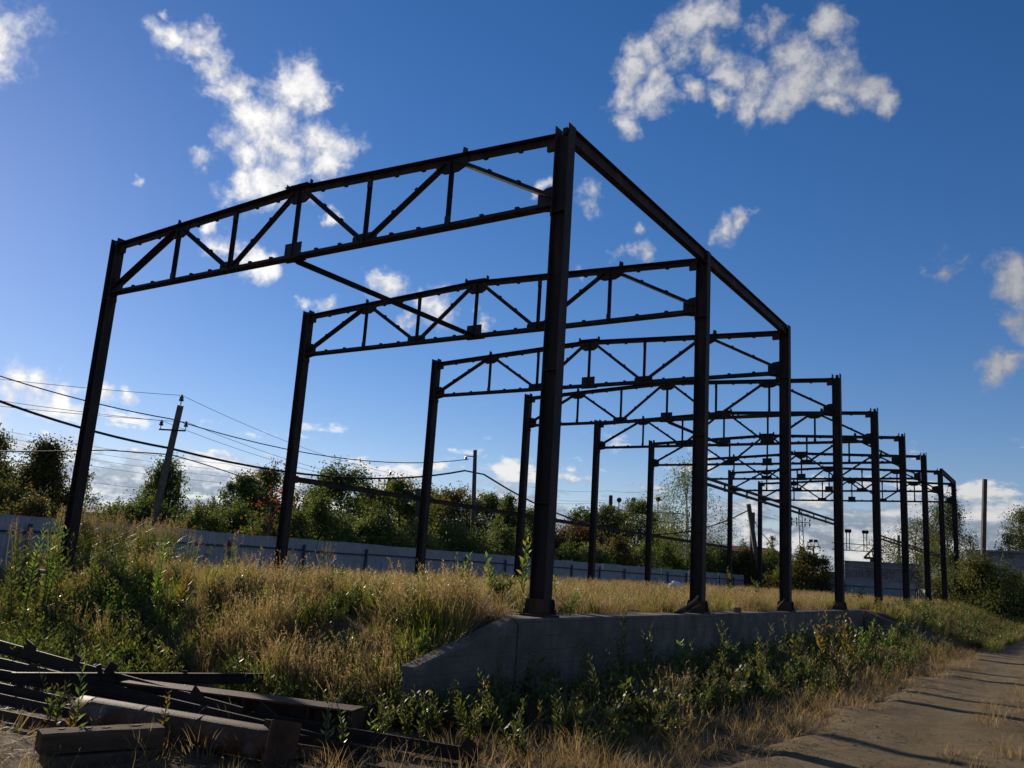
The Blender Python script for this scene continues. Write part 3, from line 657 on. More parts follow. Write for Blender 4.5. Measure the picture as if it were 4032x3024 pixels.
def wire(label, pts, r, sag, cat='cable', name='overhead_cable', bund=False):
    """hanging cable through the given points"""
    out = []
    for i in range(len(pts)-1):
        a = Vector(pts[i]); b = Vector(pts[i+1]); n = 14; s = sag[i] if hasattr(sag, '__len__') else sag
        for k in range(n+(1 if i == len(pts)-2 else 0)):
            f = k/n; p = a.lerp(b, f); p.z -= s*4*f*(1-f); out.append(p)
    mb = MB(); o0 = out[0]
    mb.tube([p-o0 for p in out], r, 6)
    o = mb.build(name, WIREM, None, True); o.location = o0
    return tag(o, label, cat)
def wp(u, v, D): return at(u, v, D)
Aarm = A_base+(A_top-A_base)*0.862
prev = A_top+(A_top-B_top)*0.95
def shift(p, dz): return p+Vector((0, 0, dz))
wire('thin power wire from the top pin of the leaning pole to the left', [shift(A_top, 0.38), wp(-700, 1402, 26)], 0.009, 0.12, 'wire', 'power_wire')
wire('thin power wire from the top pin of the leaning pole to the right', [shift(A_top, 0.38), shift(B_top, 0.3)], 0.009, 0.35, 'wire', 'power_wire')
for sg, nm in ((-1, 'left'), (1, 'right')):
    aa = Aarm+(ARM*0.3+LAT).normalized()*0.47*sg+Vector((0, -0.08, 0.36))
    wire(f'thin power wire running left from the {nm} crossarm insulator', [aa, wp(-700, 1462 if sg < 0 else 1512, 26)], 0.009, 0.12, 'wire', 'power_wire')
    wire(f'thin power wire running right from the {nm} crossarm insulator', [aa, shift(B_top, -0.35)+LAT*0.55*sg], 0.009, 0.4, 'wire', 'power_wire')
wire('medium black cable over the crossarm of the leaning pole to the round pole', [wp(-420, 1330, 26), wp(676, 1650, 32), wp(1846, 1808, 50)], 0.022, [0.25, 0.75])
wire('thick black cable bundle sagging past the leaning pole and the round pole', [wp(-520, 1360, 25), wp(664, 1764, 32), wp(1830, 1853, 50), wp(1905, 1868, 50), wp(2945, 2010, 70)], 0.048, [0.35, 0.75, 0.0, 2.6])
wire('black cable falling from the leaning pole behind the trees', [wp(-300, 1772, 28), wp(420, 1772, 31), wp(672, 1790, 32), wp(1300, 2030, 40)], 0.022, [0.05, 0.0, -0.2])
wire('slack black drop cable from the strut pole to the ground', [wp(2966, 2040, 70), wp(3020, 2120, 70), wp(3120, 2245, 68)], 0.03, [0.2, 0.2])
for i, (v0, v1) in enumerate(((1690, 1985), (1716, 2010), (1742, 2035), (1768, 2060), (1850, 2080))):
    wire(f'faint far wire low over the trees, {ORD[i+1] if i else "topmost"} of five', [wp(-300, v0-60, 70), wp(900, (v0+v1)/2-10, 80), wp(2150, v1+40, 95)], 0.014, [0.4, 0.8], 'wire', 'power_wire')
for i, (v0, vm, v1) in enumerate(((1915, 1932, 1900), (1955, 1968, 1930), (1970, 1975, 1942))):
    wire(f'faint far wire ending at the twin insulator mast, {("upper", "middle", "lower")[i]} one', [wp(2080, v0, 95), wp(2400, vm, 90), wp(2700, v1, 85)], 0.012, [0.3, 0.5], 'wire', 'power_wire')
for i, (a_, b_) in enumerate((((2780, 1948), (3170, 2075)), ((2780, 1975), (3130, 2052)), ((2820, 1950), (3130, 2045)))):
    wire(f'faint far wire slanting to the lattice mast, {("upper", "middle", "lower")[i]} one', [wp(a_[0], a_[1], 90), wp(b_[0], b_[1], 92)], 0.012, 0.3, 'wire', 'power_wire')

# lattice mast
def lattice_mast():
    D = 92; p, g = pole_pts((3150, 2005), (3158, 2160), D); t = thing('lattice_mast', 'dark lattice mast with bell insulators beyond the far bushes', 'mast', g)
    ax = p-g; hgt = ax.length
    MB().ext(prof_rect(0.42, 0.42), (0, 0, 0), ax*0.60, (0, 1, 0)).build('lower_post', DARKBR, t)
    for sx in (-1, 1): MB().ext(prof_rect(0.07, 0.07), ax*0.60+LAT*0.22*sx, ax+LAT*0.16*sx).build('chord', DARKST, t)
    for i in range(8):
        f0 = 0.60+0.05*i; sg = 1 if i % 2 else -1
        MB().ext(prof_rect(0.04, 0.04), ax*f0+LAT*0.2*sg, ax*(f0+0.05)-LAT*0.2*sg).build('lacing_bar', DARKST, t)
    for fr, hw in ((0.86, 0.95),):
        arm = MB().ext(prof_rect(0.06, 0.06), ax*fr-LAT*hw, ax*fr+LAT*hw).build('crossarm', DARKST, t)
        for s in (-0.95, -0.45, 0.45, 0.95):
            insulator('insulator', ax*fr+LAT*s+Vector((0, 0, 0.03)), arm, 1.8)
            insulator('insulator', ax*fr+LAT*s-Vector((0, 0, 0.5)), arm, 1.8)
    MB().ext(prof_rect(0.05, 0.05), ax*0.95, ax*0.95+LAT*0.9).build('crossarm', DARKST, t)
lattice_mast()

# floodlight gantries of the railway yard
def gantry(label, u0, v0, u1, v1, D, lamps, leg=None, hgt=0.9):
    a = at(u0, v0, D); b = at(u1, v1, D); b.z = a.z+(b.z-a.z)*0.3
    t = thing('lamp_gantry', label, 'gantry', (a.x, a.y, 0))
    o = Vector((a.x, a.y, 0)); a = a-o; b = b-o; up = Vector((0, 0, hgt))
    MB().ext(prof_rect(0.10, 0.10), a, b).build('lower_chord', DARKST, t); MB().ext(prof_rect(0.10, 0.10), a+up, b+up).build('upper_chord', DARKST, t)
    n = max(4, int((b-a).length/1.3))
    for i in range(n):
        p = a.lerp(b, i/n); q = a.lerp(b, (i+1)/n)
        MB().ext(prof_rect(0.05, 0.05), p+(up if i % 2 else up*0), q+(up*0 if i % 2 else up)).build('lacing_bar', DARKST, t)
    for f, h in lamps:
        p = a.lerp(b, f)
        pm = MB().ext(prof_rect(0.09, 0.09), p, p+Vector((0, 0, h))).build('lamp_post', DARKST, t)
        MB().lathe([(0.05, -0.16), (0.24, -0.10), (0.28, 0.08), (0.22, 0.13), (0.05, 0.16)], p+Vector((0, 0, h+0.25)), Vector((-Fw.x, -Fw.y, -0.25)), 12).build('lamp_head', DARKST, pm, True)
    for f in (leg or ()):
        p = a.lerp(b, f); MB().ext(prof_rect(0.3, 0.3), (p.x, p.y, -1.2), p+up+Vector((0, 0, 1.6))).build('leg', DARKBR, t)
gantry('dark lamp gantry in front of the round tree, middle of the view', 2375, 2043, 2690, 2052, 95, [(0.19, 1.9), (0.37, 2.0), (0.68, 2.2)], (0.085,), 1.0)
gantry('pale blue lamp gantry above the lettered wall', 3275, 2163, 3570, 2180, 120, [(0.20, 2.4), (0.24, 2.4), (0.43, 2.4), (0.47, 2.4), (0.64, 2.4)], (0.9,), 0.9)
def floodtower():
    D = 130; p, g = pole_pts((3203, 2152), (3204, 2200), D); t = thing('floodlight_tower', 'small far floodlight tower above the bush right of centre', 'tower', g); ax = p-g
    MB().ext(prof_rect(0.22, 0.22), (0, 0, 0), ax).build('shaft', DARKST, t)
    MB().box(ax, (1.7, 1.0, 0.12)).build('deck', DARKST, t)
    for s in (-0.8, -0.27, 0.27, 0.8): MB().box(ax+Vector((s, -0.45, 0.35)), (0.06, 0.06, 0.6)).build('baluster', DARKST, t)
    MB().box(ax+Vector((0, -0.45, 0.65)), (1.7, 0.06, 0.06)).build('handrail', DARKST, t)
    for s in (-0.35, 0.35): MB().box(ax+Vector((s, 0, 0.85)), (0.5, 0.35, 0.36)).build('lamp_head', DARKST, t)
floodtower()
def crane():
    D = 112; a = at(3402, 2196, D); b = at(3475, 2196, D); o = Vector((a.x, a.y, 0)); t = thing('crane_boom', 'rusty lattice crane boom lying above the lettered wall', 'crane', o); a -= o; b -= o; b.z = a.z
    apex = a.lerp(b, 0.62)+Vector((0, 0, 1.5))
    MB().ext(prof_rect(0.3, 0.3), a, b).build('boom', DARKBR, t); MB().ext(prof_rect(0.2, 0.2), a, apex).build('boom', DARKBR, t); MB().ext(prof_rect(0.2, 0.2), apex, b+Vector((0.2, 0, 1.0))).build('boom', DARKBR, t)
    for f in (0.3, 0.5, 0.7): MB().ext(prof_rect(0.1, 0.1), a.lerp(b, f), a.lerp(apex, min(1, f*1.4))).build('lacing_bar', DARKBR, t)
    c = a.lerp(b, 0.5); MB().ext(prof_rect(0.7, 0.7), (c.x, c.y, -1.2), c).build('pedestal', DARKBR, t)
crane()

# ------------------------------------------------------------------ buildings
def lettered():
    D0, D1 = 84, 80
    a = at(3275, 2300, D0); b = at(3632, 2300, D1); a.z = b.z = 0
    d = (b-a); L = d.length; rz = math.atan2(d.y, d.x)
    top = at(3400, 2214, 82.5).z
    t = thing('lettered_building', 'stained grey block building with faded black lettering along its front', 'building', (a.x, a.y, 0), rz)
    MB().box((L/2+0.6, 1.5, top/2-0.6), (L-1.2, 3.0, top+1.2-0.02)).build('front_wall', BRICKM, t)
    MB().box((L/2+0.6, -0.06, top-0.42), (L-1.2, 0.13, 0.10)).build('string_course', BRICKM, t)
    MB().box((L/2+0.6, 1.45, top+0.05), (L-1.1, 3.1, 0.10)).build('coping', BRICKM, t)
    MB().box((0.0, 1.2, (top-1.0)/2-0.6), (1.1, 2.2, top-1.0+1.2)).build('end_pier', ROOFM, t)
    for s, x in (('ПЕРМСКАЯ ПРОЕКТНО-СТ', 0.195), ('ЕЛО', 0.895)):
        fc = bpy.data.curves.new('lettering', 'FONT'); fc.body = s; fc.size = 0.92 if x < 0.5 else 0.74; fc.extrude = 0.006; fc.space_character = 1.14 if x < 0.5 else 1.08
        tmp = bpy.data.objects.new('tmp_text', fc); COL.objects.link(tmp)
        bpy.context.view_layer.update()
        me = bpy.data.meshes.new_from_object(tmp.evaluated_get(bpy.context.evaluated_depsgraph_get())); bpy.data.objects.remove(tmp)
        me.materials.clear(); me.materials.append(LETTER)
        if x < 0.5 and len(me.vertices):
            co = np.array([v.co[:] for v in me.vertices]); wd_ = co[:, 0].max(); k = (L*0.80-L*0.195+0.0)/wd_
            for v in me.vertices: v.co.x *= k
        o = link('lettering', me, t); o.rotation_euler = (math.pi/2, 0, 0); o.location = (L*x-0.7, -0.008, top-1.42 if x < 0.5 else top-1.44)
lettered()
def bld(name, label, u0, u1, vtop, D0, D1, depth, mat, roofmat, roof=0.0, windows=0, red=None):
    a = at(u0, 2250, D0); b = at(u1, 2250, D1); a.z = b.z = 0; d = b-a; L = d.length; rz = math.atan2(d.y, d.x)
    top = at((u0+u1)/2, vtop, (D0+D1)/2).z
    t = thing(name, label, 'building', (a.x, a.y, 0), rz)
    MB().box((L/2, depth/2, top/2-0.6), (L, depth, top+1.2)).build('wall', mat, t)
    if roof > 0:
        mb = MB(); mb.v = [Vector(p) for p in ((-0.3, -0.4, top+0.003), (L+0.3, -0.4, top+0.003), (L+0.3, depth+0.4, top+0.003), (-0.3, depth+0.4, top+0.003), (-0.3, depth/2, top+roof), (L+0.3, depth/2, top+roof))]
        mb.f = [(0, 1, 5, 4), (2, 3, 4, 5), (0, 4, 3), (1, 2, 5), (0, 3, 2, 1)]; mb.build('roof', roofmat, t)
    else:
        MB().box((L/2, depth/2, top+0.07), (L+0.3, depth+0.3, 0.14)).build('coping', roofmat, t)
    return t, L, top
t, L, top = bld('block_building', 'grey concrete block building at the right edge behind the lone pole', 3815, 4150, 2176, 62, 58, 8, BRICKM, BRICKM)
for i in range(5):
    w = MB().box((0.75+i*0.95, -0.02, top-1.85), (0.78, 0.06, 0.62)).build('window', ROOFM, t)
    MB().box((0.75+i*0.95, -0.055, top-1.85), (0.66, 0.01, 0.50)).build('pane', DARKST, w)
MB().box((L/2, -0.05, top-2.28), (L, 0.14, 0.12)).build('ledge', BRICKM, t)
MB().box((2.6, -1.6, -0.2), (4.8, 2.6, 2.0)).build('annex', BRICKM, t)
bld('low_shed', 'low shed with a pale roof far behind the left bushes', 312, 470, 2020, 60, 62, 7, ROOFM, ROOFM, 0.7)
bld('low_shed', 'low pale roofed shed behind the red leaved tree', 930, 1110, 2062, 58, 60, 6, ROOFM, ROOFM, 0.5)
bld('red_roof_shed', 'long low shed with a red roof behind the strut pole', 2835, 3080, 2172, 130, 132, 8, DARKBR, REDROOF, 0.9)
bld('goods_wagon', 'dark brown wagon body behind the fence beyond the birch', 2775, 2865, 2222, 95, 95, 3, DARKBR, DARKBR, 0.25)

# ------------------------------------------------------------------ trees
def make_tree(name, label, u, vtop, D, wpx, kind, mat, vbot=None, nleaf=4500, leaf=0.16, trunkmat=None, seed=1, cat='tree', group=None, clump=None, skew=0.0, aspect=0.55):
    rng = np.random.default_rng(seed*101+7)
    b = at(u, vtop, D); gzv = gz1(b.x, b.y); Ht = b.z-gzv; R = wpx/FPX*D*(1.38 if kind != 'birch' else 1.08)
    if kind not in ('sparse',): nleaf = int(nleaf*3.4); leaf *= 0.80
    t = thing(name, label, cat, (b.x, b.y, gzv), rng.uniform(0, 6.28), group)
    zb = 0.04 if kind in ('bush', 'willow') else (0.2 if kind == 'birch' else 0.05)
    nc = clump or {'round': 95, 'cone': 95, 'birch': 80, 'bush': 85, 'willow': 120, 'sparse': 50}[kind]
    def env(tt):
        if kind == 'cone': return np.clip((1-tt)**0.8, 0, 1)*np.clip(0.35+tt*4, 0, 1)
        if kind == 'birch': return np.clip(np.sin(np.pi*np.clip(tt*0.92+0.06, 0, 1))**0.8, 0.02, 1)*(1-0.35*tt)
        if kind in ('bush', 'willow'): return np.sqrt(np.clip(1-tt**1.5, 0.0, 1))*np.clip(0.75+tt*1.2, 0, 1)
        return np.sqrt(np.clip(1-np.clip((2*tt-0.8)/1.2, -0.55, 1)**2*0.96, 0.02, 1))*np.clip(0.75+tt*1.2, 0, 1)
    bushy = kind in ('bush', 'willow')
    while b.x > FX-0.8-0.8*R and b.y < 60 and u < 3060 and D < 70:      # keep behind the fence
        D *= 1.03; b = at(u, vtop, D); gzv = gz1(b.x, b.y); Ht = b.z-gzv; R = wpx/FPX*D*1.38; t.location = (b.x, b.y, gzv)
    tt = rng.uniform(0, 1, nc)**(0.85 if not bushy else 1.0); ang = rng.uniform(0, 2*np.pi, nc); rr = np.sqrt(rng.uniform(0.08, 1, nc))
    lob = 1+0.22*np.sin(ang*3+tt*5+seed)+0.15*rng.normal(size=nc)
    er = env(tt)*R*rr*lob
    z = (zb+(1-zb)*0.97*tt)*Ht
    if bushy: z = z*(0.90+0.14*np.sin(ang*2.0+seed*1.7)*np.sin(ang*3.0+seed))
    CC = np.stack([er*np.cos(ang)+skew*R*tt, er*np.sin(ang), z], 1)
    # trunk and limbs
    mb = MB(); tm = trunkmat or BARKM; tr = max(0.03, Ht*(0.016 if kind != 'birch' else 0.012))
    if kind in ('bush', 'willow'):
        for i in range(9):
            e = CC[rng.integers(nc)]; mid = e*0.45+np.array([0, 0, 0.12*Ht]); mb.tube([(e[0]*0.08, e[1]*0.08, -0.1), mid, e], [tr*0.7, tr*0.5, 0.008], 5)
    else:
        ph = rng.uniform(0, 6); tp = [Vector((0.05*R*math.sin(ph+k*1.3)+skew*R*k/6, 0.05*R*math.cos(ph*2+k*1.1), Ht*0.97*k/6-(0.1 if k == 0 else 0))) for k in range(7)]
        mb.tube(tp, [tr*(1-0.15*k) if k < 6 else 0.012 for k in range(7)], 7)
        for i in range(14):
            e = CC[rng.integers(nc)]; f = max(0.12, e[2]/Ht-0.16); k = f*6; i0 = min(5, int(k)); s = tp[i0].lerp(tp[i0+1], k-i0)
            e = Vector(e); mid = s.lerp(e, 0.5)+Vector((0, 0, 0.05*Ht)); mb.tube([s, mid, e], [tr*0.4*(1.1-f), tr*0.25*(1.1-f), 0.008], 5)
    mb.build('trunk' if kind not in ('bush', 'willow') else 'stems', tm, t, True)
    # leaves in uneven clumps
    wgt = rng.uniform(0.4, 1.6, nc)*(0.5+env(tt)); wgt /= wgt.sum()
    which = rng.choice(nc, nleaf, p=wgt)
    cs = (0.135 if nc > 60 else 0.16)*(R+0.35*Ht)*rng.uniform(0.5, 1.3, nc)*(1-0.42*tt)
    off = rng.normal(size=(nleaf, 3))*cs[which][:, None]*np.array([0.85, 0.85, 0.7])
    if kind == 'birch':
        off[:, 2] = off[:, 2]*1.3-np.abs(rng.normal(size=nleaf))*0.035*Ht
    if kind == 'willow':
        off[:, 2] = off[:, 2]*1.3
    P = CC[which]+off
    P[:, 2] = np.clip(P[:, 2], 0.02*Ht, None)
    if bushy:                                   # long shoots standing out of the outline
        ns = 26; m = 22; e0 = CC[np.argsort(-CC[:, 2]+rng.normal(size=nc)*0.25*Ht)[:ns] % nc]; f = np.linspace(0, 1, m)[None, :, None]
        dirs = np.stack([rng.normal(size=len(e0))*0.35+e0[:, 0]/R*0.4, rng.normal(size=len(e0))*0.35+e0[:, 1]/R*0.4, np.ones(len(e0))], 1)
        sh = (e0[:, None, :]+dirs[:, None, :]*f*Ht*rng.uniform(0.10, 0.24, len(e0))[:, None, None]).reshape(-1, 3)+rng.normal(size=(len(e0)*m, 3))*0.02*Ht
        P = np.concatenate([P, sh]); which = np.concatenate([which, rng.integers(0, nc, len(sh))]); nleaf = len(P)
    Dv = rng.normal(size=(nleaf, 3))
    if kind == 'birch': Dv[:, 2] -= 1.6
    elif kind == 'willow': Dv[:, 2] += 1.1
    else: Dv[:, 2] -= 0.3
    tint = np.clip(rng.normal(0.45, 0.2, nleaf)+0.16*rng.normal(size=nc)[which], 0, 1)
    ln = leaf*rng.uniform(0.6, 1.4, nleaf)
    link('crown', leaf_mesh('crown', P, Dv, ln, ln*aspect, mat, tint, rng), t)
    return t
TREES = [
 # name, label, u, vtop, D, wpx, kind, mat, nleaf, leaf
 ('birch_tree', 'drooping grey green birch at the left edge behind the fence', -10, 1690, 38, 110, 'birch', BIRCHL, 5000, 0.15),
 ('aspen_tree', 'conical yellowish green tree at the left behind the fence', 195, 1735, 34, 135, 'cone', OLIVE, 7500, 0.14),
 ('leafy_bush', 'broad green bush under the conical tree at the far left', 60, 1905, 31, 150, 'bush', BIRCHL, 5000, 0.13),
 ('thin_tree', 'thin sparse tree just right of the front left column', 345, 1850, 36, 60, 'birch', WILLOW, 700, 0.13),
 ('poplar_tree', 'green pointed tree directly behind the leaning pole', 665, 1815, 40, 130, 'cone', TREEL, 6000, 0.15),
 ('leafy_bush', 'broad dark bush around the foot of the leaning pole', 600, 1960, 35, 195, 'bush', DARKL, 8500, 0.14),
 ('leafy_bush', 'low dark bush between the front left column and the leaning pole', 430, 2020, 36, 100, 'bush', TREEL, 3000, 0.13),
 ('round_tree', 'dark round topped tree left of the red leaved tree', 975, 1868, 46, 75, 'round', DARKL, 4500, 0.17),
 ('round_tree', 'taller dark tree directly left of the second left-hand column', 1056, 1843, 48, 72, 'round', DARKL, 4500, 0.17),
 ('leafy_bush', 'green bush low behind the fence left of the red leaved tree', 930, 1985, 36, 120, 'bush', TREEL, 5000, 0.13),
 ('red_tree', 'slender rowan with scarlet leaves behind the second left-hand column', 1090, 1800, 30, 60, 'sparse', REDL, 420, 0.12),
 ('leafy_bush', 'dark bush right of the second left-hand column', 1260, 1950, 36, 110, 'bush', DARKL, 6000, 0.14),
 ('round_tree', 'broad dark tree between the second and third left-hand columns', 1360, 1845, 44, 120, 'round', DARKL, 7500, 0.17),
 ('round_tree', 'leafy tree just left of the third left-hand column', 1580, 1890, 46, 110, 'round', TREEL, 6500, 0.17),
 ('willow_bush', 'grey green willow bush left of the third left-hand column', 1500, 2010, 30, 120, 'willow', WILLOW, 6500, 0.13),
 ('willow_bush', 'low willow bush before the dark tree behind the fence', 1370, 2060, 29, 95, 'willow', WILLOW, 4500, 0.13),
 ('round_tree', 'russet tinged tree left of the round concrete pole', 1800, 1915, 58, 105, 'round', OLIVE, 6000, 0.2),
 ('round_tree', 'dark tree right of the round concrete pole', 1925, 1945, 60, 80, 'round', DARKL, 5000, 0.2),
 ('poplar_tree', 'small bright green conical tree left of the fourth left-hand column', 2005, 1950, 50, 75, 'cone', TREEL, 4500, 0.17),
 ('willow_bush', 'willow bush at the foot of the round pole, left side', 1780, 2055, 38, 110, 'willow', WILLOW, 6000, 0.14),
 ('willow_bush', 'willow bush between the round pole and the fourth left-hand column', 1960, 2085, 40, 120, 'willow', WILLOW, 6000, 0.14),
 ('russet_tree', 'low russet tree right of the nearest right-hand column', 2250, 2055, 62, 95, 'round', ORANGEL, 4500, 0.2),
 ('poplar_tree', 'green tree left of the fifth left-hand column', 2290, 1995, 66, 55, 'round', TREEL, 4000, 0.2),
 ('willow_bush', 'bright green bush right of the nearest right-hand column behind the fence', 2230, 2150, 44, 90, 'willow', TREEL, 5000, 0.15),
 ('round_tree', 'tall green tree directly behind the fifth left-hand column', 2395, 1990, 78, 65, 'round', BIRCHL, 4500, 0.22),
 ('round_tree', 'large rounded dark tree behind the lamp gantry', 2510, 1980, 82, 105, 'round', DARKL, 7500, 0.24),
 ('willow_bush', 'yellowing bush between the fifth and sixth left-hand columns', 2440, 2115, 52, 80, 'willow', OLIVE, 5000, 0.16),
 ('willow_bush', 'green bush left of the sixth left-hand column behind the fence', 2520, 2150, 46, 70, 'willow', WILLOW, 4500, 0.15),
 ('willow_bush', 'green bush right of the sixth left-hand column behind the fence', 2630, 2140, 48, 75, 'willow', TREEL, 5000, 0.15),
 ('russet_tree', 'russet scrub far behind the birch', 2640, 2080, 90, 70, 'round', ORANGEL, 3500, 0.24),
 ('birch_tree', 'tall drooping birch with white trunk left of the second right-hand column', 2705, 1800, 58, 125, 'birch', WILLOW, 3600, 0.16),
 ('leafy_bush', 'dark bush behind the eighth left-hand column', 2820, 2130, 62, 85, 'bush', DARKL, 4500, 0.18),
 ('leafy_bush', 'green bush between the last two left-hand columns', 2925, 2165, 56, 80, 'bush', OLIVE, 5500, 0.17),
 ('willow_bush', 'willow bush right of the last left-hand column', 3030, 2165, 60, 75, 'willow', TREEL, 5000, 0.17),
 ('far_tree', 'small pale far tree left of the strut pole', 2925, 2110, 120, 25, 'cone', WILLOW, 900, 0.22),
 ('far_tree', 'small pointed far tree right of the strut pole', 3040, 2100, 118, 25, 'cone', BIRCHL, 1000, 0.22),
 ('leafy_bush', 'broad olive bush between the third and fourth right-hand columns', 3190, 2155, 64, 105, 'bush', OLIVE, 7500, 0.18),
 ('leafy_bush', 'small olive bush left of the lettered building', 3110, 2185, 66, 60, 'bush', TREEL, 3500, 0.18),
 ('poplar_tree', 'spreading green tree right of the lettered building', 3605, 2048, 104, 95, 'round', BIRCHL, 7500, 0.19),
 ('birch_tree', 'tall birch behind the two farthest right-hand columns', 3725, 1935, 78, 95, 'birch', BIRCHL, 6000, 0.17),
 ('leafy_bush', 'green bush at the foot of the far right columns', 3700, 2262, 66, 40, 'bush', BIRCHL, 3000, 0.17),
 ('birch_tree', 'green birch at the right edge above the block building', 4020, 2005, 75, 95, 'birch', BIRCHL, 4500, 0.19),
 ('leafy_bush', 'dark bush behind the fence between leaning pole and red leaved tree', 800, 2010, 33, 120, 'bush', DARKL, 6000, 0.13),
 ('leafy_bush', 'green bush behind the fence under the red leaved tree', 1040, 2035, 32, 110, 'bush', TREEL, 6000, 0.13),
 ('leafy_bush', 'dark bush behind the fence left of the second left-hand column rail', 1190, 2010, 33, 95, 'bush', DARKL, 5500, 0.13),
 ('willow_bush', 'tall willow scrub behind the fence right of the broad dark tree', 1450, 2060, 34, 110, 'willow', TREEL, 6000, 0.13),
 ('willow_bush', 'willow scrub behind the fence at the third left-hand column', 1660, 2060, 36, 110, 'willow', WILLOW, 6000, 0.13),
 ('willow_bush', 'willow scrub behind the fence right of the round pole', 1880, 2100, 37, 90, 'willow', TREEL, 5000, 0.13),
 ('willow_bush', 'green scrub behind the fence left of the nearest right-hand column', 2080, 2095, 42, 100, 'willow', TREEL, 5500, 0.14),
 ('round_tree', 'dark tree behind the fourth left-hand column', 2090, 2010, 62, 80, 'round', DARKL, 5000, 0.2),
 ('willow_bush', 'green scrub behind the fence at the fifth left-hand column', 2340, 2140, 46, 90, 'willow', WILLOW, 5500, 0.15),
 ('willow_bush', 'green scrub behind the fence under the birch', 2740, 2150, 54, 80, 'willow', TREEL, 5000, 0.16),
 ('round_tree', 'green tree in the back row left of the round concrete pole', 1690, 1930, 62, 95, 'round', TREEL, 5000, 0.2),
 ('round_tree', 'green tree in the back row between second and third left-hand columns', 1470, 1925, 58, 95, 'round', DARKL, 5000, 0.2),
 ('round_tree', 'olive tree in the back row right of the second left-hand column', 1200, 1935, 56, 90, 'round', OLIVE, 5000, 0.2),
 ('leafy_bush', 'olive bush in the back row between leaning pole and dark round trees', 850, 1985, 52, 110, 'bush', OLIVE, 5000, 0.18),
 ('leafy_bush', 'green bush in the back row right of the front left column', 500, 1990, 50, 110, 'bush', TREEL, 5000, 0.18),
 ('leafy_bush', 'green bush in the back row behind the fourth left-hand column', 2130, 2030, 66, 110, 'bush', TREEL, 5000, 0.2),
 ('leafy_bush', 'olive bush in the back row left of the birch', 2600, 2090, 74, 100, 'bush', OLIVE, 5000, 0.2),
 ('leafy_bush', 'green bush at the left edge just behind the fence', 130, 1960, 28, 130, 'bush', OLIVE, 6000, 0.12),
 ('leafy_bush', 'dark scrub behind the front left column', 290, 2000, 30, 110, 'bush', TREEL, 5500, 0.12),
]
for i, (nm, lb, u, vt, D, wp_, kd, mt, nl, lf) in enumerate(TREES):
    make_tree(nm, lb, u, vt, D, wp_, kd, mt, nleaf=nl, leaf=lf, seed=i+1, trunkmat=BIRCHM if 'birch' in nm else None, cat='bush' if 'bush' in nm else 'tree')
# a far belt of wood closing the horizon
def belt():
    rng = np.random.default_rng(5); n = 26000
    a = rng.uniform(-1.25, 0.25, n); D = rng.uniform(170, 260, n)
    hh = 3.2+2.4*np.abs(vnoise(a*40, a*0, 1.0, 3))
    P = np.stack([CAM.x+np.sin(a)*D, CAM.y+np.cos(a)*D, -1+hh*rng.uniform(0, 1, n)**0.8], 1)
    Dv = rng.normal(size=(n, 3)); tint = np.clip(rng.normal(0.45, 0.2, n), 0, 1); ln = rng.uniform(0.6, 1.5, n)
    o = link('far_wood', leaf_mesh('far_wood', P, Dv, ln, ln*0.7, DARKL, tint, rng)); tag(o, 'far dark belt of woodland along the horizon', 'woodland', kind='stuff')
belt()

# ------------------------------------------------------------------ scrap pile
def bar(name, label, p0, p1, prof, mat, up=(0, 0, 1), plates=(), cat='beam', group=None, bevel=0):
    p0 = Vector(p0); p1 = Vector(p1); t = thing(name, label, cat, p0, 0, group)
    MB().ext(prof, (0, 0, 0), p1-p0, up).build('bar_section', mat, t, bevel=bevel)
    d = (p1-p0); dn = d.normalized(); a = dn.cross(Vector(up)).normalized(); b = a.cross(dn)
    R3 = Matrix((dn, a, b)).transposed()
    for f, (sx, sy, sz), tilt, (oa, ob) in plates:
        MB().box(d*f+a*oa+b*ob, (sx, sy, sz), R3 @ Matrix.Rotation(tilt, 3, 'Y')).build('welded_plate', mat, t)
    return t
# pipe with seams and square flange
pL = Vector((-1.47, -5.72, -0.875)); pR = Vector((0.80, -5.36, -0.875)); t = thing('steel_pipe', 'rusty brown steel pipe with a square end flange lying in the scrap', 'pipe', pL)
d = pR-pL; dn = d.normalized(); r = 0.135; L = d.length
mb = MB(); n = 28; prof = [(r-0.008, 0.003), (r, 0.0)]
prof += [(r, L*k/12) for k in range(1, 12)]
prof += [(r, L-0.02), (r-0.006, L)]
mb.lathe(prof, (0, 0, 0), dn, n); mb.build('pipe_wall', PIPEM, t, True)
for s_ in (0.16, 0.80, 1.46): MB().lathe([(r-0.004, s_-0.007), (r+0.0035, s_-0.003), (r+0.0035, s_+0.003), (r-0.004, s_+0.007)], (0, 0, 0), dn, n).build('weld_seam', PIPEM, t)
side = dn.cross(Vector((0, 0, 1))).normalized(); R3 = Matrix((dn, side, side.cross(dn))).transposed()
MB().box(d+dn*0.012, (0.022, 0.40, 0.38), R3 @ Matrix.Rotation(rad(12), 3, 'X')).build('end_flange', RUST, t, bevel=0.004)
MB().box(d-dn*0.10+Vector((0, 0, 0.155)), (0.18, 0.012, 0.06), R3).build('gusset', RUST, t)
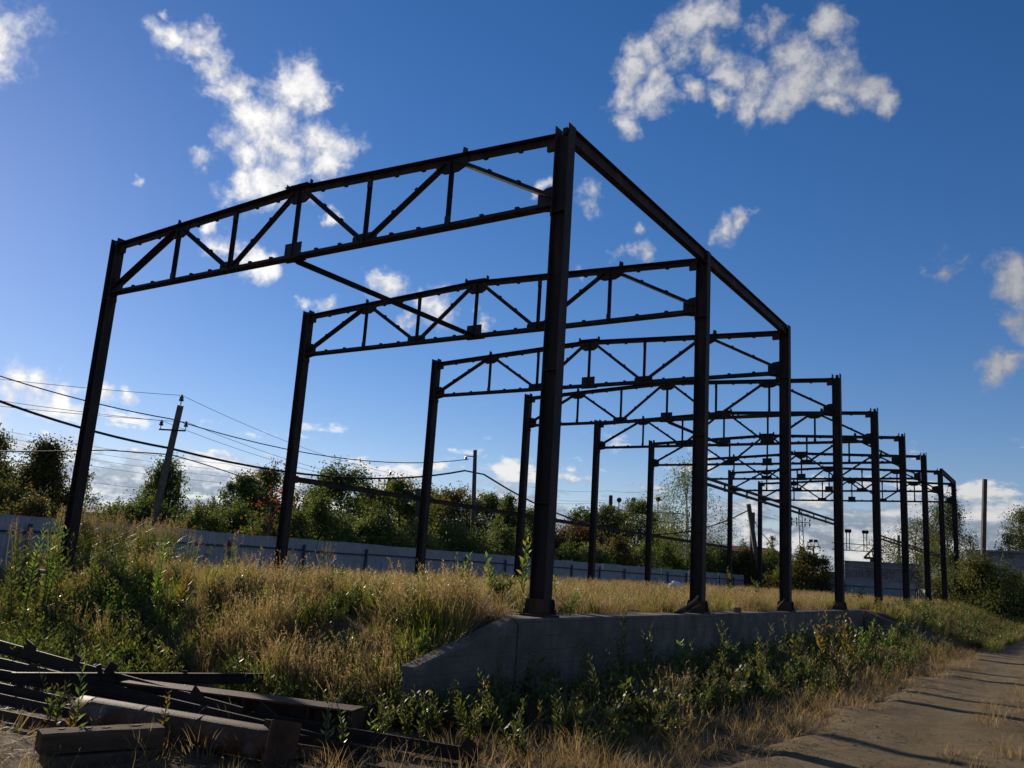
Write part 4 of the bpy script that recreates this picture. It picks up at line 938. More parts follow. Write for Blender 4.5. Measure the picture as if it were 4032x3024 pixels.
# timber block on a slab
bl = Vector((-0.35, -6.71, -0.80)); br = Vector((-0.04, -5.88, -0.80)); d = br-bl; c = (bl+br)/2; rz = math.atan2(d.y, d.x)
back = Vector((-d.y, d.x, 0)).normalized()
t = thing('timber_block', 'squared grey brown timber block with split top in front of the pipe', 'block', c+back*0.12-Vector((0, 0, 0.075)), rz)
def timber():
    mb = MB(); L = 0.92; n = 16; w, h = 0.24, 0.15
    for i in range(n+1):
        x = -L/2+L*i/n; k = len(mb.v); j = lambda s: 0.006*mnoise.noise(Vector((x*6, s, 0.3)))
        mb.v += [Vector((x, -w/2+j(1), -h/2)), Vector((x, w/2+j(2), -h/2)), Vector((x, w/2-0.012+j(3), h/2+j(4))), Vector((x, 0.02, h/2+j(5))), Vector((x, -w/2+0.014+j(6), h/2+j(7))), Vector((x, -w/2+j(8), h/2-0.016))]
        if i:
            for q in range(6): mb.f.append((k-6+q, k-6+(q+1) % 6, k+(q+1) % 6, k+q))
    m = len(mb.v); mb.f += [tuple(range(6))[::-1], tuple(range(m-6, m))]
    mb.build('timber_body', WOODM, t)
    for x, yy, ln in ((-0.12, 0.0, 0.13), (0.02, -0.01, 0.10), (0.26, 0.015, 0.17), (-0.30, 0.03, 0.07)):
        mb = MB(); mb.v = [Vector((x-ln/2, yy, 0.0835)), Vector((x, yy-0.013, 0.0835)), Vector((x+ln/2, yy+0.004, 0.0835)), Vector((x, yy+0.012, 0.0835)), Vector((x, yy, 0.07))]
        mb.f = [(0, 1, 2, 3), (0, 4, 1), (1, 4, 2), (2, 4, 3), (3, 4, 0)]; mb.build('split', DARKST, t)
timber()
tag(MB().box((0, 0, 0), (0.80, 0.34, 0.12), Matrix.Rotation(rz+0.08, 3, 'Z')).build('dark_slab', WOODM, None, bevel=0.012), 'lower slab lying under the timber block, dark colour standing for shade', 'timber').location = c+back*0.12-Vector((0, 0, 0.225))  # slab in timber colours, its shadow put into the dark material
bar('channel_beam', 'long dark channel lying across the top of the scrap pile', (-2.76, -5.72, -0.735), (-1.50, -3.54, -0.735), prof_C(0.06, 0.115, 0.012), DARKST, plates=[(0.36, (0.10, 0.02, 0.16), 0.5, (0.0, 0.08)), (0.32, (0.05, 0.02, 0.12), -0.3, (0.02, 0.08)), (0.66, (0.05, 0.012, 0.03), 0, (0.0, 0.065))])
bar('box_beam', 'heavy rusted beam with a pale lit top behind the pipe', (-1.98, -4.92, -0.86), (0.50, -4.12, -0.88), prof_I(0.28, 0.28, 0.018, 0.014), RUST, plates=[(f, (0.016, 0.125, 0.235), 0, (o, 0)) for f in (0.55, 0.82, 0.90, 0.985) for o in (-0.064, 0.064)] + [(0.998, (0.012, 0.27, 0.235), 0, (0, 0))])
bar('angle_bar', 'uppermost long angle bar slanting in from the left edge', (-4.9, -4.98, -0.66), (-0.35, -4.80, -0.90), prof_T(0.17, 0.12, 0.011), DARKST, plates=[(0.22, (0.22, 0.016, 0.12), 0.25, (0, 0.13)), (0.42, (0.10, 0.016, 0.1), 0.3, (0, 0.14)), (0.86, (0.2, 0.016, 0.12), 0.5, (0, 0.10))])
bar('angle_bar', 'second long angle bar below the uppermost at the left edge', (-4.8, -5.22, -0.78), (0.75, -4.83, -0.955), prof_T(0.17, 0.10, 0.011), DARKST)
bar('angle_bar', 'longest bar running through the pile to the right with a bent end plate', (-3.8, -5.45, -0.86), (1.93, -4.13, -0.985), prof_T(0.15, 0.10, 0.011), DARKST, plates=[(0.985, (0.16, 0.016, 0.20), 0.55, (0.03, 0.07)), (0.63, (0.26, 0.02, 0.10), 0.45, (0.0, 0.10))])
bar('angle_bar', 'low angle bar beside the pipe flange', (-1.3, -5.30, -0.93), (1.35, -4.72, -1.0), prof_L(0.10, 0.10, 0.012), DARKST)
bar('angle_bar', 'second low angle bar right of the pipe flange', (0.2, -5.18, -1.0), (1.25, -4.92, -1.005), prof_L(0.12, 0.09, 0.012), RUST)
bar('angle_bar', 'thin bright edged bar at the lower left of the pile', (-3.3, -6.05, -0.90), (-1.55, -5.78, -0.94), prof_L(0.08, 0.08, 0.010), DARKST)
bar('angle_bar', 'lowest thin bar at the left edge of the pile', (-3.2, -6.30, -0.97), (-1.35, -6.02, -0.99), prof_L(0.07, 0.07, 0.010), RUST)
bar('angle_bar', 'middle thin bar at the left edge of the pile', (-4.0, -5.85, -0.86), (-1.9, -5.62, -0.90), prof_T(0.12, 0.08, 0.010), DARKST)
bar('low_rail', 'low dark rail lying behind the pile at the foot of the sloping wall', (-0.15, -3.30, -0.97), (1.50, -2.76, -0.985), prof_I(0.11, 0.12, 0.02, 0.016), DARKST)
bar('flat_plate', 'flat rusty plate strip catching light between pipe and heavy beam', (-1.12, -4.70, -0.865), (0.02, -4.52, -0.885), prof_rect(0.24, 0.012), RUST, cat='plate')
tag(MB().box((1.72, -2.55, -0.97), (0.42, 0.24, 0.16), Matrix.Rotation(0.4, 3, 'Z')).build('timber_offcut', WOODM, None, bevel=0.03), 'dark timber offcut at the right end of the low rail', 'timber')

# ------------------------------------------------------------------ plants
def ground_hit(u, v):
    d = ray(u, v); s = 3.0
    while s < 120:
        p = CAM+d*s
        if p.z < gz1(p.x, p.y): return p
        s += 0.05
    return p
def plant_mesh(h, nl, leaf, asp, lean, rng, nstem=1, up=0.5, droop=0.0):
    SV = MB(); Cs = []; Ds = []; Ls = []
    for s in range(nstem):
        hh = h*(1 if s == 0 else rng.uniform(0.55, 0.95)); az = rng.uniform(0, 6.28); ln = lean*rng.uniform(0.4, 1.3)
        dx, dy = math.cos(az)*ln*hh, math.sin(az)*ln*hh; bx, by = rng.normal(size=2)*0.03*(nstem > 1)
        pts = [Vector((bx+dx*f*f, by+dy*f*f, hh*f-0.03*(f == 0))) for f in (0, 0.35, 0.7, 1.0)]
        SV.tube(pts, [0.006+0.004*h, 0.005+0.002*h, 0.004, 0.002], 5)
        n = max(3, int(nl/nstem)); f = np.linspace(0.18, 1.0, n)
        base = np.stack([bx+dx*f*f, by+dy*f*f, hh*f], 1); a = np.arange(n)*2.4+rng.uniform(0, 6.28)
        dv = np.stack([np.cos(a), np.sin(a), np.full(n, up)+0.25*rng.normal(size=n)+f*0.8], 1); dv = nrm(dv)
        L = leaf*(0.65+0.5*np.sin(np.pi*np.clip(f, 0.1, 0.93)))*rng.uniform(0.7, 1.25, n)
        Cs.append(base+dv*L[:, None]*0.55); Ds.append(dv); Ls.append(L)
    return SV, np.concatenate(Cs), np.concatenate(Ds), np.concatenate(Ls)
def sapling(name, label, u, v, h, nl, leaf, mat, asp=0.36, lean=0.15, nstem=1, seed=0, up=0.5, group=None, pos=None, cat='plant'):
    rng = np.random.default_rng(seed+500); p = ground_hit(u, v) if pos is None else Vector(pos); g = Vector((p.x, p.y, gz1(p.x, p.y)))
    t = thing(name, label, cat, g, 0, group)
    S, C, D_, L = plant_mesh(h, nl, leaf, asp, lean, rng, nstem, up)
    S.build('stem', STEMM, t, True)
    tint = np.clip(rng.normal(0.5, 0.24, len(C)), 0, 1)
    link('leaves', leaf_mesh('leaves', C, D_, L, L*asp, mat, tint, rng), t)
    return t
SAP = [
 ('sapling', 'bright leafy shoot against the sloping wing wall', 1950, 2735, 0.62, 26, 0.075, BRIGHT, .36, .1, 2),
 ('sapling', 'thin shoot at the corner of the sloping wing', 2012, 2715, 0.68, 22, 0.07, BRIGHT, .36, .12, 1),
 ('sapling', 'large leaved green shoot before the wall under the nearest right-hand column', 2112, 2760, 0.66, 11, 0.13, BRIGHT, .40, .1, 2),
 ('willow_shoot', 'yellow green willow shoot before the end of the sloping wing', 1722, 2800, 0.46, 34, 0.085, BRIGHT, .26, .1, 3),
 ('sapling', 'green leafy plant beside the top of the sloping wing', 1640, 2615, 0.42, 40, 0.085, BRIGHT, .42, .25, 4),
 ('fireweed', 'tall red tipped stalk left of the sloping wing', 1545, 2655, 0.66, 34, 0.08, WEEDL, .26, .12, 2),
 ('sapling', 'yellowing shoot left below the sloping wing', 1508, 2735, 0.46, 20, 0.09, YELLOW, .3, .15, 2),
 ('willow_shoot', 'yellow green shoot in the gravel before the low rail', 1640, 2910, 0.34, 26, 0.08, BRIGHT, .28, .3, 3),
 ('willow_shoot', 'small yellow shoot right of the low rail end', 2118, 2930, 0.40, 20, 0.065, YELLOW, .3, .1, 1),
 ('sapling', 'low bright green seedling right of the yellow shoot', 2192, 2895, 0.16, 14, 0.085, BRIGHT, .35, .4, 3),
 ('willow_shoot', 'tall narrow leaved shoot in front of the timber block', 283, 2960, 0.66, 30, 0.085, BRIGHT, .22, .05, 1),
 ('willow_shoot', 'orange leaved shoot at the right end of the timber block', 628, 2950, 0.46, 26, 0.06, YELLOW, .36, .12, 1),
 ('willow_shoot', 'orange leaved twig at the left end of the timber block', 245, 2965, 0.36, 20, 0.055, YELLOW, .36, .2, 1),
 ('willow_shoot', 'leafy shoot right of the pipe flange', 1275, 2985, 0.42, 30, 0.07, WILLOW, .30, .2, 2),
 ('willow_shoot', 'second leafy shoot right of the pipe flange', 1345, 2960, 0.46, 34, 0.065, BRIGHT, .32, .25, 3),
 ('sapling', 'small shoot between pipe flange and rail', 1480, 2950, 0.3, 20, 0.07, BRIGHT, .34, .25, 2),
 ('willow_shoot', 'silvery willow shoot against the wall left of the third right-hand column', 3005, 2690, 0.95, 46, 0.10, WILLOW, .2, .15, 2),
 ('willow_shoot', 'silvery willow shoot below the third right-hand column', 3085, 2650, 1.0, 60, 0.10, WILLOW, .22, .22, 3),
 ('sapling', 'bright green leafy plant at the wall right of the second right-hand column', 2700, 2690, 0.62, 44, 0.10, BRIGHT, .46, .25, 4),
 ('fern_shoot', 'pale feathery shoot lying near the wall foot', 2800, 2765, 0.36, 24, 0.10, BRIGHT, .2, .6, 2),
 ('autumn_bush', 'yellow leaved bush against the wall before the fourth right-hand column', 3250, 2650, 1.20, 190, 0.10, YELLOW, .4, .35, 8),
 ('autumn_bush', 'orange yellow bush right of the yellow leaved bush at the wall', 3340, 2640, 1.15, 150, 0.10, YELLOW, .4, .3, 7),
 ('autumn_bush', 'green and yellow bush at the far end of the wall', 3410, 2620, 1.15, 170, 0.11, BRIGHT, .34, .3, 7),
 ('autumn_bush', 'yellow green bush before the far wing of the wall', 3495, 2605, 1.05, 150, 0.11, BRIGHT, .34, .35, 7),
 ('autumn_bush', 'green bush hiding the wall below the third right-hand column', 3130, 2650, 1.0, 150, 0.10, WEEDL, .36, .3, 7),
 ('autumn_bush', 'dull yellow bush on the bank beyond the wall end', 3570, 2560, 1.1, 160, 0.11, BRIGHT, .34, .35, 7),
 ('autumn_bush', 'olive bush on the bank beside the sixth right-hand column', 3640, 2500, 1.2, 170, 0.12, WILLOW, .3, .3, 8),
 ('autumn_bush', 'grey green bush before the wall right of the second column', 2880, 2680, 0.95, 140, 0.095, WILLOW, .26, .3, 7),
 ('weed_stalk', 'dark leafy stalk rising above the wall between first and second columns', 2450, 2705, 1.12, 46, 0.085, WEEDL, .36, .12, 2),
 ('weed_stalk', 'dark leafy stalk right of the tallest wall weed', 2545, 2700, 0.86, 40, 0.09, WEEDL, .42, .16, 2),
 ('weed_stalk', 'dark leafy weed before the wall right of the nearest column', 2290, 2745, 0.66, 34, 0.09, WEEDL, .42, .2, 2),
 ('autumn_bush', 'thin yellowing stalk beside the second right-hand column foot', 2790, 2600, 1.25, 60, 0.09, YELLOW, .34, .1, 3),
 ('platform_sapling', 'leafy sapling on the platform left of the nearest right-hand column', 1815, 2395, 0.80, 60, 0.11, BRIGHT, .42, .2, 3),
 ('platform_sapling', 'bright sapling on the platform close left of the nearest column', 1930, 2385, 0.85, 52, 0.12, BRIGHT, .42, .2, 3),
 ('platform_sapling', 'sprawling dark leafed shrub on the platform left of the nearest column', 1960, 2400, 0.62, 260, 0.10, WEEDL, .45, .7, 14),
 ('platform_sapling', 'tall leafy sapling on the platform before the fourth left-hand column', 2052, 2385, 1.35, 70, 0.12, BRIGHT, .42, .1, 3),
 ('platform_sapling', 'yellow green shoot just right of the nearest column foot', 2180, 2405, 0.6, 34, 0.09, BRIGHT, .42, .15, 2),
 ('platform_sapling', 'slim sapling near the eighth left-hand column', 2872, 2352, 1.25, 60, 0.14, WEEDL, .45, .15, 3),
 ('platform_sapling', 'small sapling on the platform near the last left-hand column', 2982, 2362, 0.85, 40, 0.14, WEEDL, .45, .2, 3),
 ('platform_sapling', 'small shrub on the platform between fourth and fifth right-hand columns', 3385, 2392, 0.8, 60, 0.14, WEEDL, .45, .3, 5),
 ('weed_stalk', 'tall leafy goldenrod stalk at the left edge before the fence', 72, 2500, 1.75, 110, 0.11, BRIGHT, .26, .1, 2),
 ('weed_stalk', 'tall yellow green stalk left of the front left column', 165, 2480, 1.95, 150, 0.12, BRIGHT, .26, .1, 3),
 ('weed_stalk', 'leafy stalk close left of the front left column', 205, 2500, 1.5, 110, 0.12, WEEDL, .26, .12, 3),
 ('weed_stalk', 'broad leaved stalk at the far left edge', 25, 2500, 1.15, 90, 0.12, WEEDL, .4, .2, 4),
 ('weed_stalk', 'yellow green stalk standing on the bank right of the front left column', 600, 2420, 1.25, 120, 0.10, BRIGHT, .24, .06, 2),
 ('weed_stalk', 'second yellow green stalk on the bank', 700, 2450, 0.9, 80, 0.10, YELLOW, .24, .1, 2),
]
for i, (nm, lb, u, v, h, nl, lf, mt, asp, ln, ns) in enumerate(SAP): sapling(nm, lb, u, v, h, nl, lf, mt, asp, ln, ns, seed=i)
make_tree('willow_bush', 'big sunlit willow bush beside the road at the far right', 3868, 2205, 50, 140, 'willow', BIRCHL, nleaf=9000, leaf=0.15, seed=77, cat='bush')
make_tree('willow_bush', 'dark low bush right of the big roadside willow', 4010, 2255, 52, 80, 'willow', WILLOW, nleaf=4000, leaf=0.15, seed=78, cat='bush')
t = thing('dry_stalk', 'long thin straw coloured strand slanting across the wall weeds', 'stalk', ground_hit(2620, 2800))
a = at(2255, 2480, 10.6)-t.location; MB().tube([(0, 0, 0.02), a*0.5+Vector((0, 0, -0.03)), a], [0.008, 0.006, 0.003], 5).build('strand_tube', DRYG, t)  # thin tapering straw coloured strand, slanting up from the ground

# ------------------------------------------------------------------ scattered ground cover
def clump_grass(name, mat, rng, n=26, h=(0.45, 0.8), spread=0.10, bend=0.35, w=0.006, heads=0, headmat=None):
    V_ = []; F_ = []; T_ = []
    for i in range(n):
        a = rng.uniform(0, 6.28); r = spread*math.sqrt(rng.uniform(0, 1)); bx, by = r*math.cos(a), r*math.sin(a)
        hh = rng.uniform(*h); az = a+rng.normal()*0.9; bd = bend*rng.uniform(0.2, 1.4)*hh; ti = float(np.clip(rng.normal(0.5, 0.22), 0, 1)); sw = az+1.57+rng.normal()*0.4
        k = len(V_)
        for j, f in enumerate((0, 0.4, 0.75)):
            ww = w*(1, 0.9, 0.6)[j]; x = bx+math.cos(az)*bd*f*f; y = by+math.sin(az)*bd*f*f; z = hh*f*(1-0.12*f*bend)-0.02*(j == 0)
            V_ += [(x+math.cos(sw)*ww, y+math.sin(sw)*ww, z), (x-math.cos(sw)*ww, y-math.sin(sw)*ww, z)]; T_ += [ti, ti]
        tip = (bx+math.cos(az)*bd, by+math.sin(az)*bd, hh*(1-0.15*bend))
        V_ += [tip, tip]; T_ += [ti, ti]
        for j in range(3): F_.append((k+2*j, k+2*j+1, k+2*j+3, k+2*j+2))
        if i < heads:
            for q in range(7):
                f = 0.80+0.2*q/6; c = np.array([bx+math.cos(az)*bd*f*f, by+math.sin(az)*bd*f*f, hh*f*(1-0.13*f*bend)]); dv = nrm(rng.normal(size=3)*0.7+np.array([math.cos(az)*0.3, math.sin(az)*0.3, 1.0])); sd_ = nrm(np.cross(dv, rng.normal(size=3))); L = 0.07*hh; k = len(V_)
                for p in (c, c+dv*L*0.5+sd_*0.006, c+dv*L, c+dv*L*0.5-sd_*0.006): V_.append(tuple(p)); T_.append(min(1, ti+0.25))
                F_.append((k, k+1, k+2, k+3))
    me = np_mesh(name, V_, F_, mat, T_)
    return me
def clump_reed(name, rng):
    V_ = []; F_ = []; T_ = []; Mi = []
    for i in range(9):
        a = rng.uniform(0, 6.28); r = 0.22*math.sqrt(rng.uniform(0, 1)); b = np.array([r*math.cos(a), r*math.sin(a), 0]); hh = rng.uniform(1.0, 1.35); az = rng.uniform(0, 6.28); bd = 0.12*hh; sw = az+1.57; S = np.array([math.cos(sw), math.sin(sw), 0])
        P = lambda f: b+np.array([math.cos(az)*bd*f*f, math.sin(az)*bd*f*f, hh*f])
        k = len(V_)
        for f in (0, 0.5, 1.0): V_ += [tuple(P(f)+S*0.004), tuple(P(f)-S*0.004)]; T_ += [0.4, 0.4]
        F_ += [(k, k+1, k+3, k+2), (k+2, k+3, k+5, k+4)]; Mi += [0, 0]
        for q in range(7):
            f = rng.uniform(0.15, 0.8); la = rng.uniform(0, 6.28); dv = nrm(np.array([math.cos(la), math.sin(la), 0.7])); L = rng.uniform(0.2, 0.36); sd_ = nrm(np.cross(dv, [0, 0, 1.0])); c = P(f); k = len(V_); ti = float(np.clip(rng.normal(0.45, 0.25), 0, 1))
            V_ += [tuple(c), tuple(c+dv*L*0.45+sd_*0.010), tuple(c+dv*L-np.array([0, 0, 0.10*L])), tuple(c+dv*L*0.45-sd_*0.010)]; T_ += [ti]*4; F_.append((k, k+1, k+2, k+3)); Mi.append(0)
        for q in range(46):
            f = rng.uniform(0.80, 1.06); c = P(f)+rng.normal(size=3)*np.array([0.022, 0.022, 0.01])*(1.15-f)*5; dv = nrm(rng.normal(size=3)*0.6+np.array([math.cos(az)*0.5, math.sin(az)*0.5, 0.9])); sd_ = nrm(np.cross(dv, rng.normal(size=3))); L = rng.uniform(0.025, 0.05); k = len(V_); ti = float(rng.uniform(0, 1))
            V_ += [tuple(c), tuple(c+dv*L*0.5+sd_*0.005), tuple(c+dv*L), tuple(c+dv*L*0.5-sd_*0.005)]; T_ += [ti]*4; F_.append((k, k+1, k+2, k+3)); Mi.append(1)
    me = np_mesh(name, V_, F_, GRNG, T_); me.materials.append(PLUME); me.polygons.foreach_set('material_index', np.array(Mi, np.int32)); return me
def clump_weed(name, mat, rng, h, nl, leaf, asp, nstem, lean, up=0.4):
    S, C, D_, L = plant_mesh(h, nl, leaf, asp, lean, rng, nstem, up)
    n = len(C); Dv = nrm(D_); sd_ = nrm(np.cross(Dv, rng.normal(size=(n, 3)))); nn = np.cross(sd_, Dv); Lc = L[:, None]
    Lv = np.stack([C-Dv*Lc*.5, C+nn*Lc*.08+sd_*Lc*asp*.5, C+Dv*Lc*.5, C+nn*Lc*.08-sd_*Lc*asp*.5], 1).reshape(-1, 3)
    sv = np.array([tuple(p) for p in S.v]); sf = [f for f in S.f if len(f) == 4]
    V_ = np.concatenate([Lv, sv]); F_ = np.concatenate([np.arange(4*n).reshape(n, 4), np.array(sf)+4*n])
    T_ = np.concatenate([np.repeat(np.clip(rng.normal(0.48, 0.26, n), 0, 1), 4), np.full(len(sv), 0.2)])
    return np_mesh(name, V_, F_, mat, T_)
def scatter(name, label, cat, meshes, pts, scl, idx, tilt=0.12, rng=RNG):
    """one object: points carrying instances of the given clump meshes"""
    col = bpy.data.collections.new(name+'_clumps')
    for i, me in enumerate(meshes):
        ob = bpy.data.objects.new(f'{name}_clump_{i}', me); col.objects.link(ob)
    n = len(pts); pm = bpy.data.meshes.new(name); pm.vertices.add(n); pm.vertices.foreach_set('co', np.asarray(pts, np.float32).ravel())
    rot = np.stack([rng.normal(size=n)*tilt, rng.normal(size=n)*tilt, rng.uniform(0, 6.28, n)], 1)
    a = pm.attributes.new('rot', 'FLOAT_VECTOR', 'POINT'); a.data.foreach_set('vector', rot.astype(np.float32).ravel())
    a = pm.attributes.new('scl', 'FLOAT', 'POINT'); a.data.foreach_set('value', np.asarray(scl, np.float32))
    a = pm.attributes.new('idx', 'INT', 'POINT'); a.data.foreach_set('value', np.asarray(idx, np.int32))
    o = link(name, pm); tag(o, label, cat, kind='stuff')
    ng = bpy.data.node_groups.new(name, 'GeometryNodeTree'); ng.interface.new_socket('Geometry', in_out='INPUT', socket_type='NodeSocketGeometry'); ng.interface.new_socket('Geometry', in_out='OUTPUT', socket_type='NodeSocketGeometry')
    G = NT(ng); gi = G.n('NodeGroupInput'); go = G.n('NodeGroupOutput')
    ci = G.n('GeometryNodeCollectionInfo'); ci.inputs['Collection'].default_value = col; ci.inputs['Separate Children'].default_value = True; ci.inputs['Reset Children'].default_value = True
    def attr(nm, typ):
        nd = G.n('GeometryNodeInputNamedAttribute', data_type=typ); nd.inputs['Name'].default_value = nm; return nd.outputs['Attribute']
    iop = G.n('GeometryNodeInstanceOnPoints'); ng.links.new(gi.outputs[0], iop.inputs['Points']); ng.links.new(ci.outputs[0], iop.inputs['Instance'])
    iop.inputs['Pick Instance'].default_value = True
    ng.links.new(attr('idx', 'INT'), iop.inputs['Instance Index']); ng.links.new(attr('scl', 'FLOAT'), iop.inputs['Scale'])
    e2r = G.n('FunctionNodeEulerToRotation'); ng.links.new(attr('rot', 'FLOAT_VECTOR'), e2r.inputs[0]); ng.links.new(e2r.outputs[0], iop.inputs['Rotation'])
    ng.links.new(iop.outputs[0], go.inputs[0])
    md_ = o.modifiers.new('scatter', 'NODES'); md_.node_group = ng
    return o
def rz_(x, y):
    ed_ = np.minimum(x-3.2, 9.0-x); c_ = 5.6-0.012*y; rt = np.exp(-((x-c_-0.95)/0.28)**2)+np.exp(-((x-c_+0.85)/0.28)**2)
    return np.where((x > 2.4) & (x < 9.5), np.maximum(0, 0.075-0.05*rt*0.7-0.24*sm(ed_, 0.55, -0.15)), 0)
def area(x0, x1, y0, y1, dens, fn=None, rng=RNG):
    n = int((x1-x0)*(y1-y0)*dens); x = rng.uniform(x0, x1, n); y = rng.uniform(y0, y1, n)
    if fn is not None:
        k = rng.uniform(0, 1, n) < fn(x, y); x, y = x[k], y[k]
    return np.stack([x, y, gz(x, y)+rz_(x, y)], 1)
rng = np.random.default_rng(3)
DG = [clump_grass(f'dry{i}', DRYG, rng, 34, (0.26, 0.62), 0.14, 0.5, 0.0036, 11) for i in range(4)]
DGT = [clump_grass(f'dryt{i}', DRYG, rng, 30, (0.45, 0.92), 0.12, 0.45, 0.005, 12) for i in range(3)]
GG = [clump_grass(f'grn{i}', GRNG, rng, 26, (0.25, 0.6), 0.10, 0.45, 0.006) for i in range(3)]
SH = [clump_grass(f'shrt{i}', DRYG, rng, 44, (0.05, 0.20), 0.15, 0.9, 0.0022) for i in range(3)]
WD = [clump_weed(f'weed{i}', WEEDL, rng, 0.62, 90, 0.085, 0.34, 5, 0.35) for i in range(3)] + [clump_weed(f'weedb{i}', BRIGHT, rng, 0.55, 80, 0.07, 0.32, 5, 0.3) for i in range(2)]
WB = [clump_weed(f'burd{i}', WEEDL, rng, 0.36, 44, 0.095, 0.6, 6, 0.6, 0.2) for i in range(2)]
RE = [clump_reed(f'reed{i}', rng) for i in range(3)]
TALL = [clump_weed(f'tall{i}', WEEDL, rng, 1.0, 110, 0.10, 0.26, 4, 0.15) for i in range(3)]

patch = lambda x, y, s, seed: 0.5+0.5*vnoise(x, y, s, seed)
# dry grass over the platform and bank
edge = lambda x, y: sm(x+8.0+1.8*(y+0.7), -1.0, 1.2)          # 0 in the leafy part of the bank at the left, 1 in the grassy part
A1 = area(-12.1, -0.05, -0.9, 16, 17, lambda x, y: (0.3+0.7*patch(x, y, 1.2, 21))*(0.35+0.65*sm(y, -1, 1.5)))
A2 = area(-12.1, -0.15, 16, 56, 10)
A3 = np.concatenate([area(-9.5, 0.2, -3.5, -0.5, 46, lambda x, y: edge(x, y)*(0.7+0.3*patch(x, y, 1.3, 22))), area(-12, -4.5, -4.2, -0.6, 9, lambda x, y: (1-edge(x, y))*patch(x, y, 1.0, 24))])
A4 = area(0.2, 4.0, 20.6, 60, 6)
A5 = area(-15.8, -12.2, -2, 56, 6)
A6 = area(-18, 6, 57, 80, 4)
P = np.concatenate([A1, A2, A4, A5, A6]); n = len(P)
hp = lambda A, lo, hi, s_, sd_: (lo+(hi-lo)*np.clip(0.5+0.75*vnoise(A[:, 0], A[:, 1], s_, sd_)+0.2*rng.normal(size=len(A)), 0, 1))
scatter('dry_grass', 'tan dry grass covering the platform between the columns', 'grass', DG, P, np.concatenate([hp(A1, 0.24, 0.78, 1.1, 61)*(0.75+0.35*sm(A1[:, 0], -10, -3)), hp(A2, 0.3, 0.85, 0.7, 62), rng.uniform(0.45, 0.9, len(A4)), rng.uniform(0.5, 1.0, len(A5)), rng.uniform(0.5, 0.9, len(A6))]), rng.integers(0, 4, n), 0.2)
gm = rng.uniform(0, 1, len(A3)) < np.clip(0.42+0.5*vnoise(A3[:, 0], A3[:, 1], 1.2, 63), 0.05, 0.95)
scatter('bank_grass', 'tall straw and green grass on the bank in front of the frame', 'grass', DGT+GG, A3, hp(A3, 0.28, 0.85, 1.5, 64)*np.where(gm, 1.15, 1.0), np.where(gm, rng.integers(3, 6, len(A3)), rng.integers(0, 3, len(A3))), 0.27)
# green tufts along the platform edge and in the dry grass
A = np.concatenate([area(-11.9, -0.2, -0.8, 14, 9, lambda x, y: patch(x, y, 1.0, 65)**1.6), area(-11.9, -0.3, 10, 40, 2.5), area(-1.6, -0.15, 5, 40, 5), area(0.3, 4.0, 20.6, 56, 7)])
scatter('green_tufts', 'green grass tufts among the dry grass', 'grass', GG, A, rng.uniform(0.4, 0.85, len(A)), rng.integers(0, 3, len(A)))
# leafy weeds on the left part of the bank, along the wall, beyond
A = np.concatenate([area(-14.5, -3.0, -5.0, -0.5, 34, lambda x, y: (0.45+0.55*patch(x, y, 0.9, 31))*(1-edge(x, y))), area(-8, -0.3, -4.1, -1.0, 7.0), area(-15.6, -12.4, -1, 20, 5), area(-2.6, -0.9, -7.6, -6.0, 6, lambda x, y: patch(x, y, 1.3, 35)),
    area(2.4, 3.1, 1.0, 20, 4), area(0.4, 3.9, 20.8, 50, 8), area(-6.5, 0.0, -0.8, 2.0, 2.2), area(-11.5, -6, -0.5, 1.0, 4)])
i5 = rng.choice(5, len(A), p=[.25, .2, .17, .2, .18])
scatter('leafy_weeds', 'dense low green leafy weeds on the bank and along the wall', 'weeds', WD, A, rng.uniform(0.4, 0.95, len(A)), i5, 0.2)
A = np.concatenate([area(0.45, 2.4, -3.2, 14, 7), area(-13, -6, -5, -2.4, 3.0)])
Aw = np.concatenate([area(-0.5, 1.0, -4.3, -3.1, 9), area(0.42, 2.6, -3.8, 20, 14, lambda x, y: 0.35+0.65*patch(x, y, 0.9, 33))])
scatter('wall_weeds', 'weeds along the foot of the concrete wall, shade put into dark leaves', 'weeds', WD[:3]+TALL[:1], Aw, rng.uniform(0.3, 0.82, len(Aw)), rng.choice(4, len(Aw), p=[.32, .3, .28, .1]), 0.2)  # bright clumps left out here, so the shade sits in the leaf colour
scatter('broad_weeds', 'broad leaved low weeds in the shade of the wall', 'weeds', WB, A, rng.uniform(0.6, 1.2, len(A)), rng.integers(0, 2, len(A)), 0.15)
A = np.concatenate([area(-14.5, -10.2, -3.8, -0.9, 4.0), area(-10.2, -7.5, -2.4, -0.8, 2.0), area(-15.6, -12.6, 6, 56, 0.8), area(-13.8, -12.3, -1, 5, 4)])
scatter('tall_weeds', 'tall leafy willowherb thicket at the left below the front column', 'weeds', TALL, A, rng.uniform(0.5, 0.95, len(A)), rng.integers(0, 3, len(A)), 0.12)
# pinkish plumed reeds behind the front left column
A = np.concatenate([area(-13.6, -11.9, 0.5, 3.2, 11), area(-13.2, -12.3, -0.6, 0.5, 4), area(-13.6, -12.6, 3.2, 9, 0.7)])
scatter('plumed_reeds', 'thicket of reeds with pinkish brown plumes behind the front left column', 'reeds', RE, A, rng.uniform(0.8, 1.08, len(A)), rng.integers(0, 3, len(A)), 0.08)
